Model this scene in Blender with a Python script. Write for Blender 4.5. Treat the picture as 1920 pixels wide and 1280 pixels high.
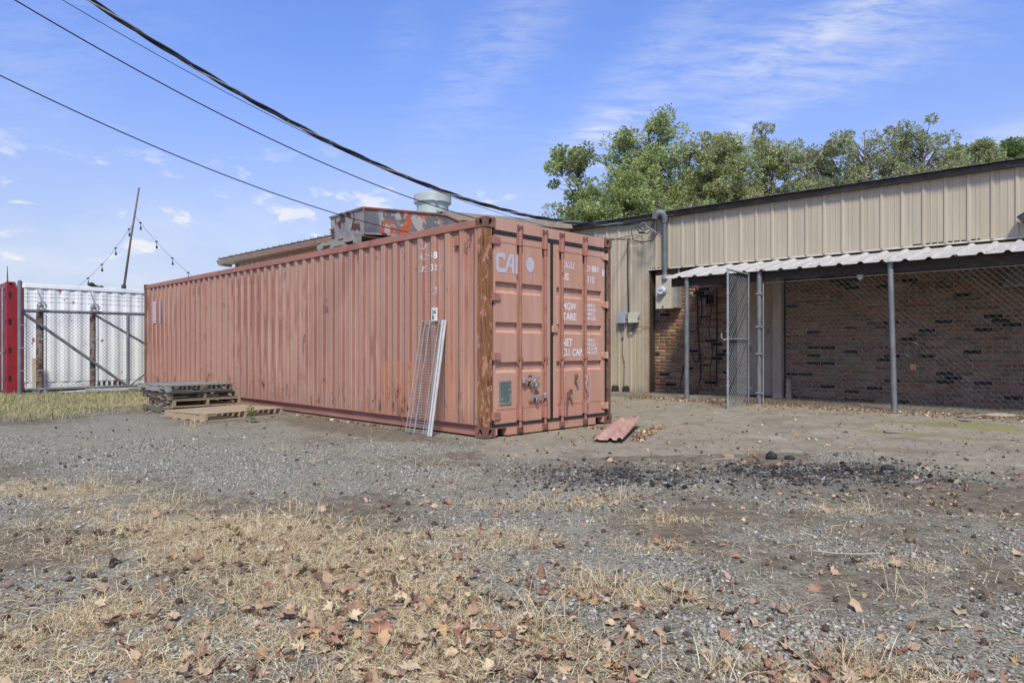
import bpy, bmesh, math, random
import numpy as np
from mathutils import Matrix, Vector
R = math.radians
random.seed(7); rng = np.random.default_rng(11)
for o in list(bpy.data.objects): bpy.data.objects.remove(o)
SC = bpy.context.scene
COL = SC.collection

# ------------------------------------------------------------------ camera
cd = bpy.data.cameras.new('camera'); cam = bpy.data.objects.new('camera', cd); COL.objects.link(cam)
cam.location = (0, 0, 1.05); cam.rotation_euler = (R(90), 0, 0)
cd.sensor_width = 36; cd.lens = 24.0; cd.shift_y = 13/1920; cd.clip_start = .05; cd.clip_end = 3000
SC.camera = cam
# ------------------------------------------------------------------ sun, sky, exposure
SUN_EL, SUN_DIR = R(50), (-.02, -1.0)            # horizontal direction towards the sun
sd = bpy.data.lights.new('sun', 'SUN'); sd.energy = 3.6; sd.angle = R(10); sd.color = (1, .945, .79)
sun = bpy.data.objects.new('sun', sd); COL.objects.link(sun); sun.location = (-5, -20, 30)
_h = Vector((SUN_DIR[0], SUN_DIR[1], 0)).normalized()*math.cos(SUN_EL) + Vector((0, 0, math.sin(SUN_EL)))
sun.rotation_euler = _h.to_track_quat('Z', 'Y').to_euler()
W = bpy.data.worlds.new('World'); SC.world = W; W.use_nodes = True
SC.view_settings.view_transform = 'Standard'; SC.view_settings.look = 'None'
SC.view_settings.exposure = 0.36; SC.view_settings.gamma = 1

class NT:
    """small node-tree builder"""
    def __init__(s, nt): s.nt = nt; s.n = nt.nodes; s.l = nt.links
    def new(s, t, **k):
        n = s.n.new(t)
        for a, b in k.items(): setattr(n, a, b)
        return n
    def put(s, inp, v):
        if hasattr(v, 'is_output'): s.l.new(v, inp)
        elif isinstance(v, (tuple, list)) and inp.type == 'RGBA' and len(v) == 3: inp.default_value = (*v, 1)
        else: inp.default_value = v
    def math(s, op, a, b=0, c=0, clamp=False):
        n = s.new('ShaderNodeMath', operation=op); n.use_clamp = clamp
        s.put(n.inputs[0], a); s.put(n.inputs[1], b); s.put(n.inputs[2], c); return n.outputs[0]
    def vmath(s, op, a, b=(0, 0, 0)):
        n = s.new('ShaderNodeVectorMath', operation=op); s.put(n.inputs[0], a); s.put(n.inputs[1], b)
        return n.outputs['Value'] if op in ('DOT_PRODUCT', 'LENGTH', 'DISTANCE') else n.outputs[0]
    def mix(s, f, a, b, mode='MIX'):
        n = s.new('ShaderNodeMix', data_type='RGBA', blend_type=mode)
        s.put(n.inputs[0], f); s.put(n.inputs[6], a); s.put(n.inputs[7], b); return n.outputs[2]
    def noise(s, vec, scale, detail=4, rough=.55, dist=0):
        n = s.new('ShaderNodeTexNoise'); s.put(n.inputs['Vector'], vec)
        n.inputs['Scale'].default_value = scale; n.inputs['Detail'].default_value = detail
        n.inputs['Roughness'].default_value = rough; n.inputs['Distortion'].default_value = dist
        return n.outputs['Fac']
    def vor(s, vec, scale, feature='F1'):
        n = s.new('ShaderNodeTexVoronoi', feature=feature); s.put(n.inputs['Vector'], vec); n.inputs['Scale'].default_value = scale
        return n
    def map(s, vec, scale=(1, 1, 1), loc=(0, 0, 0), rot=(0, 0, 0)):
        n = s.new('ShaderNodeMapping'); s.put(n.inputs[0], vec)
        n.inputs[1].default_value = loc; n.inputs[2].default_value = rot; n.inputs[3].default_value = scale; return n.outputs[0]
    def step(s, v, lo, hi):
        n = s.new('ShaderNodeMapRange'); n.interpolation_type = 'SMOOTHSTEP'; s.put(n.inputs[0], v)
        n.inputs[1].default_value = lo; n.inputs[2].default_value = hi; return n.outputs[0]
    def obj(s): return s.new('ShaderNodeTexCoord').outputs['Object']
    def xyz(s, v):
        n = s.new('ShaderNodeSeparateXYZ'); s.put(n.inputs[0], v); return n.outputs
    def attr(s, name): return s.new('ShaderNodeAttribute', attribute_name=name)
    def bump(s, h, strength=.3, dist=.01):
        n = s.new('ShaderNodeBump'); s.put(n.inputs['Height'], h); n.inputs['Strength'].default_value = strength
        n.inputs['Distance'].default_value = dist; return n.outputs[0]

def sky():
    t = NT(W.node_tree); t.n.clear()
    st = t.new('ShaderNodeTexSky', sky_type='NISHITA'); st.sun_disc = False; st.sun_elevation = SUN_EL
    st.sun_rotation = math.atan2(SUN_DIR[0], SUN_DIR[1]); st.air_density = 1.0; st.dust_density = .4; st.ozone_density = 3.0; st.altitude = 60
    d = t.vmath('NORMALIZE', t.new('ShaderNodeTexCoord').outputs['Generated'])
    x, y, z = t.xyz(d)
    zz = t.math('ADD', t.math('MAXIMUM', z, 0), .12)
    n = t.new('ShaderNodeCombineXYZ'); t.put(n.inputs[0], t.math('DIVIDE', x, zz)); t.put(n.inputs[1], t.math('DIVIDE', y, zz))
    flat = n.outputs[0]
    base = t.mix(1, st.outputs[0], (.84, .915, 1.30), 'MULTIPLY')
    base = t.mix(t.math('MULTIPLY', t.step(z, .50, .02), .30), base, (0, 0, 0))
    base = t.mix(t.math('MULTIPLY', t.step(z, .42, .0), .75), base, (3.25, 3.45, 3.8))
    # thin high cirrus everywhere, streaked along one wind direction
    st1 = t.noise(t.map(flat, (1.1, 3.4, 1), rot=(0, 0, R(38))), 1.3, 7, .62, .6)
    st2 = t.noise(t.map(flat, (.35, .5, 1), loc=(3.1, 1.7, 0)), 1.1, 3, .5)
    cir = t.math('MULTIPLY', t.math('MULTIPLY', t.step(st1, .44, .8), t.step(st2, .45, .70)), .22)
    # individual cirrus streaks: centre, along, half length, half width, strength
    def streak(px, py, ang, la, lb, amp):
        c = Vector(((px-960)/1280, 1, -(py-653)/1280)).normalized()
        e = Vector((1, 0, 0)); e = (e - c*e.dot(c)).normalized(); u = c.cross(e); u = u if u.z > 0 else -u
        a = e*math.cos(ang)+u*math.sin(ang); b = -e*math.sin(ang)+u*math.cos(ang)
        wob = t.math('MULTIPLY', t.math('SUBTRACT', t.noise(d, 9, 4, .6), .5), lb*1.6)
        da = t.math('DIVIDE', t.math('SUBTRACT', t.vmath('DOT_PRODUCT', d, tuple(a)), a.dot(c)), la)
        db = t.math('DIVIDE', t.math('ADD', t.math('SUBTRACT', t.vmath('DOT_PRODUCT', d, tuple(b)), b.dot(c)), wob), lb)
        q = t.math('ADD', t.math('MULTIPLY', da, da), t.math('MULTIPLY', db, db))
        g = t.math('MULTIPLY', t.math('POWER', 2.718, t.math('MULTIPLY', q, -1)), t.step(t.vmath('DOT_PRODUCT', d, tuple(c)), .3, .6))
        return t.math('MULTIPLY', g, amp)
    acc = cir
    for a in [(960, 70, R(50), .16, .05, .55), (1250, 90, R(48), .20, .045, .5), (1540, 70, R(28), .16, .045, .8),
              (1590, 150, R(20), .12, .022, .55), (1125, 240, R(22), .06, .022, .8), (1640, 60, R(12), .14, .05, .18),
              (1560, 30, R(25), .2, .03, .4), (1900, 262, R(18), .07, .016, .9), (760, 60, R(60), .05, .03, .25), (60, 90, R(10), .18, .07, .25),
              (1400, 245, R(15), .03, .018, .6)]:
        acc = t.math('ADD', acc, streak(*a))
    fine = t.noise(t.map(flat, (1, 2.6, 1), rot=(0, 0, R(30))), 7, 6, .65, .4)
    acc = t.math('MULTIPLY', acc, t.step(fine, .22, .72))
    # small fair-weather cumulus low above the horizon
    az = t.math('ARCTAN2', x, y)
    n = t.new('ShaderNodeCombineXYZ'); t.put(n.inputs[0], t.math('MULTIPLY', az, 1.0)); t.put(n.inputs[1], t.math('MULTIPLY', z, 2.4)); t.put(n.inputs[2], .37)
    cu = t.noise(n.outputs[0], 13, 6, .55, .25)
    cm = t.math('MULTIPLY', t.step(cu, .575, .66), t.math('MULTIPLY', t.step(z, .30, .17), t.step(z, .0, .07)))
    veil = t.math('MULTIPLY', t.step(z, .30, .05), t.math('MULTIPLY', t.step(t.noise(n.outputs[0], 3.1, 5, .6), .4, .7), .38))
    f = t.math('MINIMUM', t.math('ADD', t.math('ADD', t.math('MULTIPLY', acc, .52), t.math('MULTIPLY', cm, .75)), veil), .92)
    sh = t.mix(t.step(t.noise(n.outputs[0], 11, 4, .5), .35, .65), (4.3, 4.5, 4.95), (4.9, 4.95, 5.1))
    c = t.mix(f, base, sh)
    bg = t.new('ShaderNodeBackground'); t.put(bg.inputs[0], c); bg.inputs[1].default_value = .148
    out = t.new('ShaderNodeOutputWorld'); t.l.new(bg.outputs[0], out.inputs[0])
sky()

# ------------------------------------------------------------------ materials
M = {}
def material(name, rough=.7, metal=0, spec=.4):
    m = bpy.data.materials.new(name); m.use_nodes = True; t = NT(m.node_tree)
    b = t.n['Principled BSDF']; b.inputs['Roughness'].default_value = rough; b.inputs['Metallic'].default_value = metal
    b.inputs['Specular IOR Level'].default_value = spec; M[name] = m
    return t, b
def simple(name, c1, c2, scale=8, rough=.7, metal=0, stretch=(1, 1, 1), bump=.15, bscale=None, spec=.4, rust=None, bd=.003):
    t, b = material(name, rough, metal, spec)
    o = t.map(t.obj(), stretch)
    col = t.mix(t.step(t.noise(o, scale, 5, .6), .3, .7), c1, c2)
    if rust:
        rf, rc, rs = rust
        r = t.step(t.noise(t.obj(), rs, 7, .65, .3), .78-rf, .83-rf)
        col = t.mix(r, col, rc)
    t.put(b.inputs['Base Color'], col)
    if bump: t.put(b.inputs['Normal'], t.bump(t.noise(o, bscale or scale*5, 4, .6), bump, bd))
    return m_last(name)
def m_last(n): return M[n]

def paint_container():
    # weathered red-oxide paint of the corrugated side, in container coordinates
    t, b = material('side_paint', .62, 0, .35)
    o = t.obj(); x, y, z = t.xyz(o)
    streak = t.noise(t.map(o, (3, 9, .5)), 1.6, 6, .6)
    col = t.mix(t.step(streak, .3, .7), (.225, .094, .066), (.275, .122, .087))
    # corrugation light and shade put into the colour: paler flats, deeper slopes
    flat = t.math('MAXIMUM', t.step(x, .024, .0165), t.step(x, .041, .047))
    lit_flats = t.math('MULTIPLY', flat, t.math('ADD', .62, t.math('MULTIPLY', t.noise(t.map(o, (1, 2, .4)), 1.1, 4, .6), .5)))
    col = t.mix(lit_flats, col, (.40, .238, .178))
    wob = t.math('MULTIPLY', t.math('SUBTRACT', t.noise(o, 3, 4, .6), .5), .9)
    # orange primer repaint at the door end
    near = t.step(t.math('ADD', y, wob), 1.35, .35)
    low = t.math('MULTIPLY', t.step(t.math('ADD', y, t.math('MULTIPLY', wob, .12)), 2.28, 2.22), t.step(t.math('ADD', z, t.math('MULTIPLY', wob, .03)), .885, .865))
    pr = t.math('MAXIMUM', t.math('MULTIPLY', near, .5), t.math('MULTIPLY', low, .62))
    pr = t.math('MULTIPLY', pr, t.step(t.noise(t.map(o, (2, 5, 1)), 2, 5, .65), .25, .68))
    col = t.mix(pr, col, (.42, .18, .095))
    # redder streaks at the far end
    rd = t.math('MULTIPLY', t.step(t.noise(t.map(o, (1, 3.1, .5), loc=(0, 2.3, .1)), 1.1, 5, .6), .56, .72), .55)
    col = t.mix(rd, col, (.40, .135, .10))
    # purple-grey scuffs where paint was knocked off
    sc = t.step(t.noise(t.map(o, (1, 1.6, .8), loc=(.2, .9, .37)), 2.9, 6, .55, .4), .655, .69)
    col = t.mix(t.math('MULTIPLY', sc, .8), col, (.16, .085, .085))
    # rust pits, more along the foot and along corrugation edges
    low2 = t.step(z, 1.0, .15)
    th = t.math('ADD', t.noise(t.map(o, (1, 1, .35)), 17, 6, .7), t.math('MULTIPLY', low2, .07))
    col = t.mix(t.step(th, .655, .69), col, (.085, .034, .02))
    run = t.step(t.noise(t.map(o, (1, 22, .55), loc=(0, .4, 0)), 1.3, 5, .65), .64, .74)
    col = t.mix(t.math('MULTIPLY', run, .75), col, (.20, .085, .035))
    # rust runs below the top rail, and scabs of bare rust with bleeding edges low on the side
    rr_ = t.math('MULTIPLY', t.step(t.noise(t.map(o, (1, 26, .22), loc=(0, 2, 0)), 1.4, 6, .65), .56, .70), t.step(t.math('ADD', z, t.math('MULTIPLY', t.noise(t.map(o, (1, 7, .1)), 1.2, 3, .5), .9)), 2.35, 2.95))
    col = t.mix(t.math('MULTIPLY', rr_, .7), col, (.16, .065, .03))
    sb = t.math('ADD', t.noise(t.map(o, (1, 1.5, .7), loc=(.6, .2, .9)), 2.6, 7, .68, .3), t.math('MULTIPLY', t.step(z, .9, .25), .07))
    col = t.mix(t.math('MULTIPLY', t.step(sb, .60, .68), .55), col, (.29, .105, .05))
    col = t.mix(t.step(sb, .685, .705), col, (.07, .03, .022))
    fade = t.step(t.noise(t.map(o, (.6, .5, .6), loc=(0, 1.1, 2)), 1.3, 4, .6), .42, .66)
    col = t.mix(t.math('MULTIPLY', fade, .22), col, (.46, .31, .25))
    # grime washed down from the top rail and mud splashed up from the ground
    col = t.mix(t.math('MULTIPLY', t.step(t.math('ADD', z, t.math('MULTIPLY', t.noise(t.map(o, (1, 9, .4)), 1.5, 5, .6), .9)), .95, .35), .45), col, (.20, .125, .09))
    col = t.mix(t.math('MULTIPLY', t.step(t.noise(t.map(o, (1, 14, .25), loc=(0, 5, 0)), 1.2, 5, .6), .5, .72), .30), col, (.19, .10, .075))
    t.put(b.inputs['Base Color'], col)
    t.put(b.inputs['Normal'], t.bump(t.math('ADD', t.noise(o, 30, 4, .6), t.math('MULTIPLY', t.noise(t.map(o, (1, 1, .6)), 2.2, 3, .5), 6)), .16, .006))
    # doors: pinker, repainted
    t, b = material('door_paint', .55, 0, .4)
    o = t.obj(); x, y, z = t.xyz(o)
    col = t.mix(t.step(t.noise(t.map(o, (6, 3, .7)), 1.6, 6, .6), .3, .7), (.43, .235, .165), (.49, .285, .21))
    col = t.mix(t.math('MULTIPLY', t.step(t.noise(t.map(o, (1.5, 1, .8)), 1.6, 5, .6), .5, .7), .55), col, (.47, .215, .135))
    col = t.mix(t.math('MULTIPLY', t.step(z, .75, .1), .45), col, (.47, .22, .145))
    col = t.mix(t.math('MULTIPLY', t.step(t.noise(t.map(o, (24, 6, .8)), 1.2, 5, .65), .60, .74), .6), col, (.26, .11, .055))
    col = t.mix(t.step(t.noise(t.map(o, (1, 1, .5)), 13, 7, .68), .675, .70), col, (.10, .04, .025))
    t.put(b.inputs['Base Color'], col); t.put(b.inputs['Normal'], t.bump(t.noise(o, 40, 4, .6), .1, .003))
    # heavily rusted steel
    t, b = material('rusted_post', .85, 0, .2)
    o = t.obj()
    f = t.noise(t.map(o, (11, 11, 1.5)), 2.4, 8, .72, .6)
    col = t.mix(t.step(f, .3, .55), (.085, .036, .022), (.25, .115, .05))
    col = t.mix(t.step(f, .55, .72), col, (.34, .16, .08))
    col = t.mix(t.step(t.noise(t.map(o, (6, 6, 1.2)), 3.4, 7, .7), .57, .62), col, (.070, .030, .020))
    col = t.mix(t.step(t.noise(t.map(o, (3, 3, 1.6), loc=(1, 0, 0)), 4, 6, .65), .54, .58), col, (.40, .20, .14))
    t.put(b.inputs['Base Color'], col); t.put(b.inputs['Normal'], t.bump(f, .6, .006))
    simple('casting_rust', (.11, .055, .04), (.22, .11, .075), 9, .85, rust=(.2, (.06, .03, .02), 14), bump=.4)
    simple('rail_paint', (.29, .125, .092), (.36, .168, .125), 3, .65, stretch=(1, .6, 3), rust=(.14, (.12, .05, .03), 9))
    simple('rod_paint', (.265, .115, .085), (.36, .165, .125), 6, .6, rust=(.16, (.10, .045, .03), 16))
paint_container()
simple('gasket', (.012, .013, .013), (.03, .031, .03), 12, .6)
simple('worn_steel', (.30, .26, .25), (.48, .38, .36), 16, .45, .4, rust=(.2, (.16, .08, .05), 30))
simple('galvanized', (.30, .32, .335), (.44, .455, .46), 14, .42, .55, stretch=(1, 1, .4))
simple('galvanized_dark', (.135, .145, .152), (.215, .225, .23), 11, .5, .35, stretch=(1, 1, .4), rust=(.07, (.16, .09, .06), 9))
simple('mast_grey', (.10, .11, .115), (.155, .165, .17), 9, .55, .2)
simple('white_tube', (.38, .395, .39), (.47, .48, .465), 9, .4)
simple('wire_bright', (.30, .30, .285), (.42, .42, .39), 9, .4, .3)
simple('chain_wire', (.085, .085, .082), (.16, .158, .15), 30, .5, .45, bump=0)
simple('black_cable', (.012, .012, .013), (.028, .028, .03), 20, .5, bump=0)
simple('bare_cable', (.30, .30, .30), (.46, .46, .45), 20, .4, .6, bump=0)
simple('dark_wood', (.034, .025, .018), (.062, .046, .034), 6, .85, stretch=(1, 8, 8))
simple('white_sign', (.62, .62, .58), (.72, .71, .67), 30, .5)
simple('ink', (.02, .02, .022), (.04, .04, .04), 30, .6, bump=0)
simple('plate_metal', (.16, .20, .165), (.28, .32, .27), 22, .5, .3, rust=(.16, (.20, .13, .08), 20))
simple('plate_ink', (.055, .085, .08), (.10, .13, .12), 60, .6, bump=0)
def letter_paint(name, c, wear):
    t, b = material(name, .6); o = t.obj()
    n = t.noise(o, 26, 6, .7)
    al = t.step(n, wear, wear+.12)
    t.put(b.inputs['Base Color'], c)
    tr = t.new('ShaderNodeBsdfTransparent'); mx = t.new('ShaderNodeMixShader')
    t.put(mx.inputs[0], al); t.l.new(tr.outputs[0], mx.inputs[1]); t.l.new(b.outputs[0], mx.inputs[2])
    t.l.new(mx.outputs[0], t.n['Material Output'].inputs[0])
letter_paint('letter_white', (.68, .67, .66), .28)
letter_paint('letter_faded', (.60, .58, .60), .33)
letter_paint('letter_ghost', (.44, .37, .37), .40)
letter_paint('logo_blue', (.46, .43, .47), .30)
letter_paint('logo_ghost', (.40, .33, .37), .30)
letter_paint('red_ink', (.45, .04, .05), .46)

def tan_metal(name, a, b_, c, dirt=.5):
    t, b = material(name, .5, 0, .4); o = t.obj(); x, y, z = t.xyz(o)
    col = t.mix(t.step(t.noise(t.map(o, (5, 5, .35)), 1.5, 6, .6), .3, .7), a, b_)
    col = t.mix(t.math('MULTIPLY', t.step(t.noise(t.map(o, (9, 9, .4), loc=(2, 1, 0)), 1.6, 6, .65), .55, .75), dirt), col, c)
    foot = t.math('MULTIPLY', t.step(t.math('ADD', z, t.math('MULTIPLY', t.noise(t.map(o, (6, 6, 2)), 2, 4, .6), .35)), .48, .2), .6)
    col = t.mix(foot, col, (.16, .115, .075))
    col = t.mix(t.step(t.noise(o, 22, 6, .7), .74, .77), col, (.16, .09, .05))
    t.put(b.inputs['Base Color'], col); t.put(b.inputs['Normal'], t.bump(t.noise(o, 3, 3, .5), .12, .01))
tan_metal('tan_metal', (.365, .312, .228), (.425, .368, .28), (.27, .21, .14), .6)
simple('tan_trim', (.32, .255, .18), (.39, .32, .235), 4, .5, rust=(.1, (.18, .10, .06), 9))
simple('trim_pale', (.50, .475, .40), (.58, .55, .47), 5, .5, rust=(.12, (.10, .085, .06), 14))
simple('eave_dark', (.035, .03, .026), (.075, .062, .05), 6, .7)
simple('roof_metal', (.30, .28, .25), (.42, .40, .36), 4, .45, .35, rust=(.1, (.16, .10, .07), 5))
simple('roof_edge_dark', (.06, .056, .052), (.12, .11, .10), 5, .55, .2)
simple('soffit', (.36, .26, .185), (.44, .335, .25), 4, .6)
simple('awning_metal', (.40, .385, .35), (.52, .50, .465), 3, .5, .15, stretch=(6, .7, 1), rust=(.12, (.36, .27, .20), 4))
simple('vent_metal', (.36, .40, .375), (.44, .48, .455), 4, .45, .15, rust=(.05, (.36, .36, .32), 8))
simple('mortar', (.30, .265, .205), (.40, .36, .29), 12, .95, bump=.4)
simple('concrete', (.20, .18, .155), (.29, .265, .23), 7, .9, bump=.4)
simple('door_beige', (.33, .26, .19), (.42, .34, .255), 2.2, .75, stretch=(1, 1, .6), rust=(.18, (.20, .16, .12), 4))
simple('frame_wood', (.36, .30, .235), (.46, .39, .31), 5, .8, stretch=(5, 5, .6))
simple('grey_box', (.27, .31, .34), (.34, .38, .41), 5, .55)
simple('beige_box', (.42, .42, .34), (.50, .50, .41), 5, .55)
simple('meter_box', (.42, .38, .285), (.50, .46, .36), 3, .5, stretch=(2, 2, .6), rust=(.12, (.46, .33, .17), 5))
simple('meter_glass', (.48, .52, .56), (.62, .66, .70), 5, .18)
simple('meter_blue', (.10, .18, .45), (.16, .26, .55), 30, .5, bump=0)
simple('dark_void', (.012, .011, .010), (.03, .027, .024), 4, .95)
simple('hood_grey', (.20, .20, .185), (.28, .28, .26), 5, .7)

def brick_mat(name, joined):
    t, b = material(name, .9, 0, .2); o = t.obj()
    c = t.attr('tint').outputs['Color'] if joined else t.new('ShaderNodeObjectInfo').outputs['Color']
    g = t.new('ShaderNodeNewGeometry').outputs['Position']
    lum = t.step(t.xyz(c)[0], .04, .14)
    col = t.mix(t.math('MULTIPLY', lum, t.math('MULTIPLY', t.step(t.noise(g, 26, 6, .65), .46, .66), .62)), c, (.40, .31, .21))
    col = t.mix(t.math('MULTIPLY', t.step(t.noise(g, 55, 5, .7), .58, .66), .7), col, (.09, .06, .045))
    col = t.mix(t.math('MULTIPLY', t.step(t.noise(t.map(g, (1, 1, .8), loc=(4, 0, 0)), 3.1, 6, .65), .62, .74), t.math('MULTIPLY', lum, .5)), col, (.50, .47, .42))
    t.put(b.inputs['Base Color'], col); t.put(b.inputs['Normal'], t.bump(t.noise(g, 90, 5, .65), .5, .004))
brick_mat('brick_each', False); brick_mat('brick_many', True)

def white_side():
    t, b = material('white_paint', .5); o = t.obj(); x, y, z = t.xyz(o)
    col = t.mix(t.step(t.noise(t.map(o, (2, 2, .6)), 1.6, 5, .6), .3, .7), (.74, .755, .735), (.80, .81, .785))
    dirt = t.math('MULTIPLY', t.step(t.noise(t.map(o, (1.2, 1, 1)), 1.5, 5, .6), .48, .7), .35)
    col = t.mix(dirt, col, (.42, .44, .46))
    chip = t.math('MULTIPLY', t.step(t.noise(t.map(o, (1, 1, .55)), 8, 6, .62), .615, .63), t.step(t.noise(t.map(o, (1.3, 1, .3), loc=(1.35, 0, .8)), 1.5, 2, .5), .54, .60))
    col = t.mix(chip, col, (.33, .022, .035))
    t.put(b.inputs['Base Color'], col); t.put(b.inputs['Normal'], t.bump(t.noise(o, 5, 3, .5), .1, .01))
    simple('red_paint', (.215, .012, .022), (.28, .022, .032), 3, .45, rust=(.1, (.24, .03, .035), 7))
white_side()
simple('rusty_pipe', (.20, .105, .055), (.30, .27, .22), 9, .8, stretch=(1, 1, .5), rust=(.27, (.085, .04, .025), 8))
simple('board_tan', (.44, .36, .26), (.52, .44, .33), 6, .8, stretch=(6, 6, .8))
for nm, a, b_ in (('pallet_grey', (.20, .195, .17), (.31, .30, .265)), ('pallet_brown', (.24, .175, .11), (.36, .27, .175)),
                  ('pallet_tan', (.29, .215, .135), (.42, .32, .21)), ('pallet_dark', (.10, .088, .068), (.17, .15, .115))):
    simple(nm, a, b_, 5, .9, stretch=(1, 9, 9), bump=.4)
def peeling():
    t, b = material('peeling_orange', .7); o = t.obj(); x, y, z = t.xyz(o)
    col = t.mix(t.step(t.noise(o, 4, 5, .6), .3, .7), (.085, .095, .105), (.145, .15, .155))
    n1 = t.noise(o, 4.6, 7, .66, .4)
    mid = t.math('MULTIPLY', t.step(x, .18, .32), t.step(x, 1.48, 1.3))
    col = t.mix(t.math('MULTIPLY', t.step(n1, .51, .53), mid), col, (.40, .085, .03))
    col = t.mix(t.math('MULTIPLY', t.step(t.noise(t.map(o, loc=(1.7, 0, .6)), 3.4, 7, .6, .4), .50, .53), mid), col, (.33, .32, .285))
    col = t.mix(t.math('MULTIPLY', t.step(t.noise(t.map(o, loc=(2.7, 0, .6)), 4.4, 6, .6), .62, .66), mid), col, (.20, .19, .15))
    t.put(b.inputs['Base Color'], col); t.put(b.inputs['Normal'], t.bump(n1, .4, .004))
    simple('old_grey_paint', (.20, .185, .185), (.33, .315, .315), 4, .7, rust=(.25, (.085, .04, .03), 5), bump=.3)
    simple('edge_scuffed', (.10, .095, .09), (.20, .19, .18), 8, .7, rust=(.28, (.42, .09, .035), 6))
peeling()
simple('fallen_sheet', (.36, .20, .155), (.46, .28, .225), 5, .7, stretch=(4, .6, 1), rust=(.17, (.20, .09, .055), 6))
simple('charcoal', (.012, .012, .013), (.038, .038, .041), 12, .85, bump=.5)
simple('bulb_black', (.02, .02, .02), (.04, .04, .04), 12, .3, bump=0)
simple('pole_brown', (.10, .07, .06), (.17, .12, .10), 8, .6)
simple('bark', (.10, .075, .055), (.19, .15, .115), 6, .95, stretch=(4, 4, .8), bump=.5)
simple('twig', (.12, .07, .045), (.20, .125, .08), 9, .9, bump=0)
simple('seed_ball', (.045, .03, .022), (.10, .066, .045), 60, .9, bump=0)
simple('weed_green', (.10, .22, .035), (.17, .31, .06), 12, .6, bump=0)

def attr_leafy(name, rough=.6, trans=.25, tex=None):
    t, b = material(name, rough, 0, .25)
    c = t.attr('tint').outputs['Color']
    if tex:
        c = t.mix(t.math('MULTIPLY', t.step(t.noise(t.obj(), tex, 5, .6), .4, .7), .4), c, t.mix(1, c, (.55, .45, .4), 'MULTIPLY'))
    t.put(b.inputs['Base Color'], c)
    if trans:
        tr = t.new('ShaderNodeBsdfTranslucent'); t.put(tr.inputs[0], c); mx = t.new('ShaderNodeMixShader'); mx.inputs[0].default_value = trans
        t.l.new(b.outputs[0], mx.inputs[1]); t.l.new(tr.outputs[0], mx.inputs[2]); t.l.new(mx.outputs[0], t.n['Material Output'].inputs[0])
attr_leafy('foliage', .5, .38); attr_leafy('straw', .75, .2); attr_leafy('stones', .9, 0); attr_leafy('dead_leaves', .75, .15)
def leaf_each():
    t, b = material('dead_leaf', .75, 0, .2); c = t.new('ShaderNodeObjectInfo').outputs['Color']
    o = t.obj()
    c = t.mix(t.math('MULTIPLY', t.step(t.noise(o, 34, 5, .65), .42, .7), .55), c, t.mix(1, c, (.45, .36, .32), 'MULTIPLY'))
    t.put(b.inputs['Base Color'], c)
leaf_each()

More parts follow.
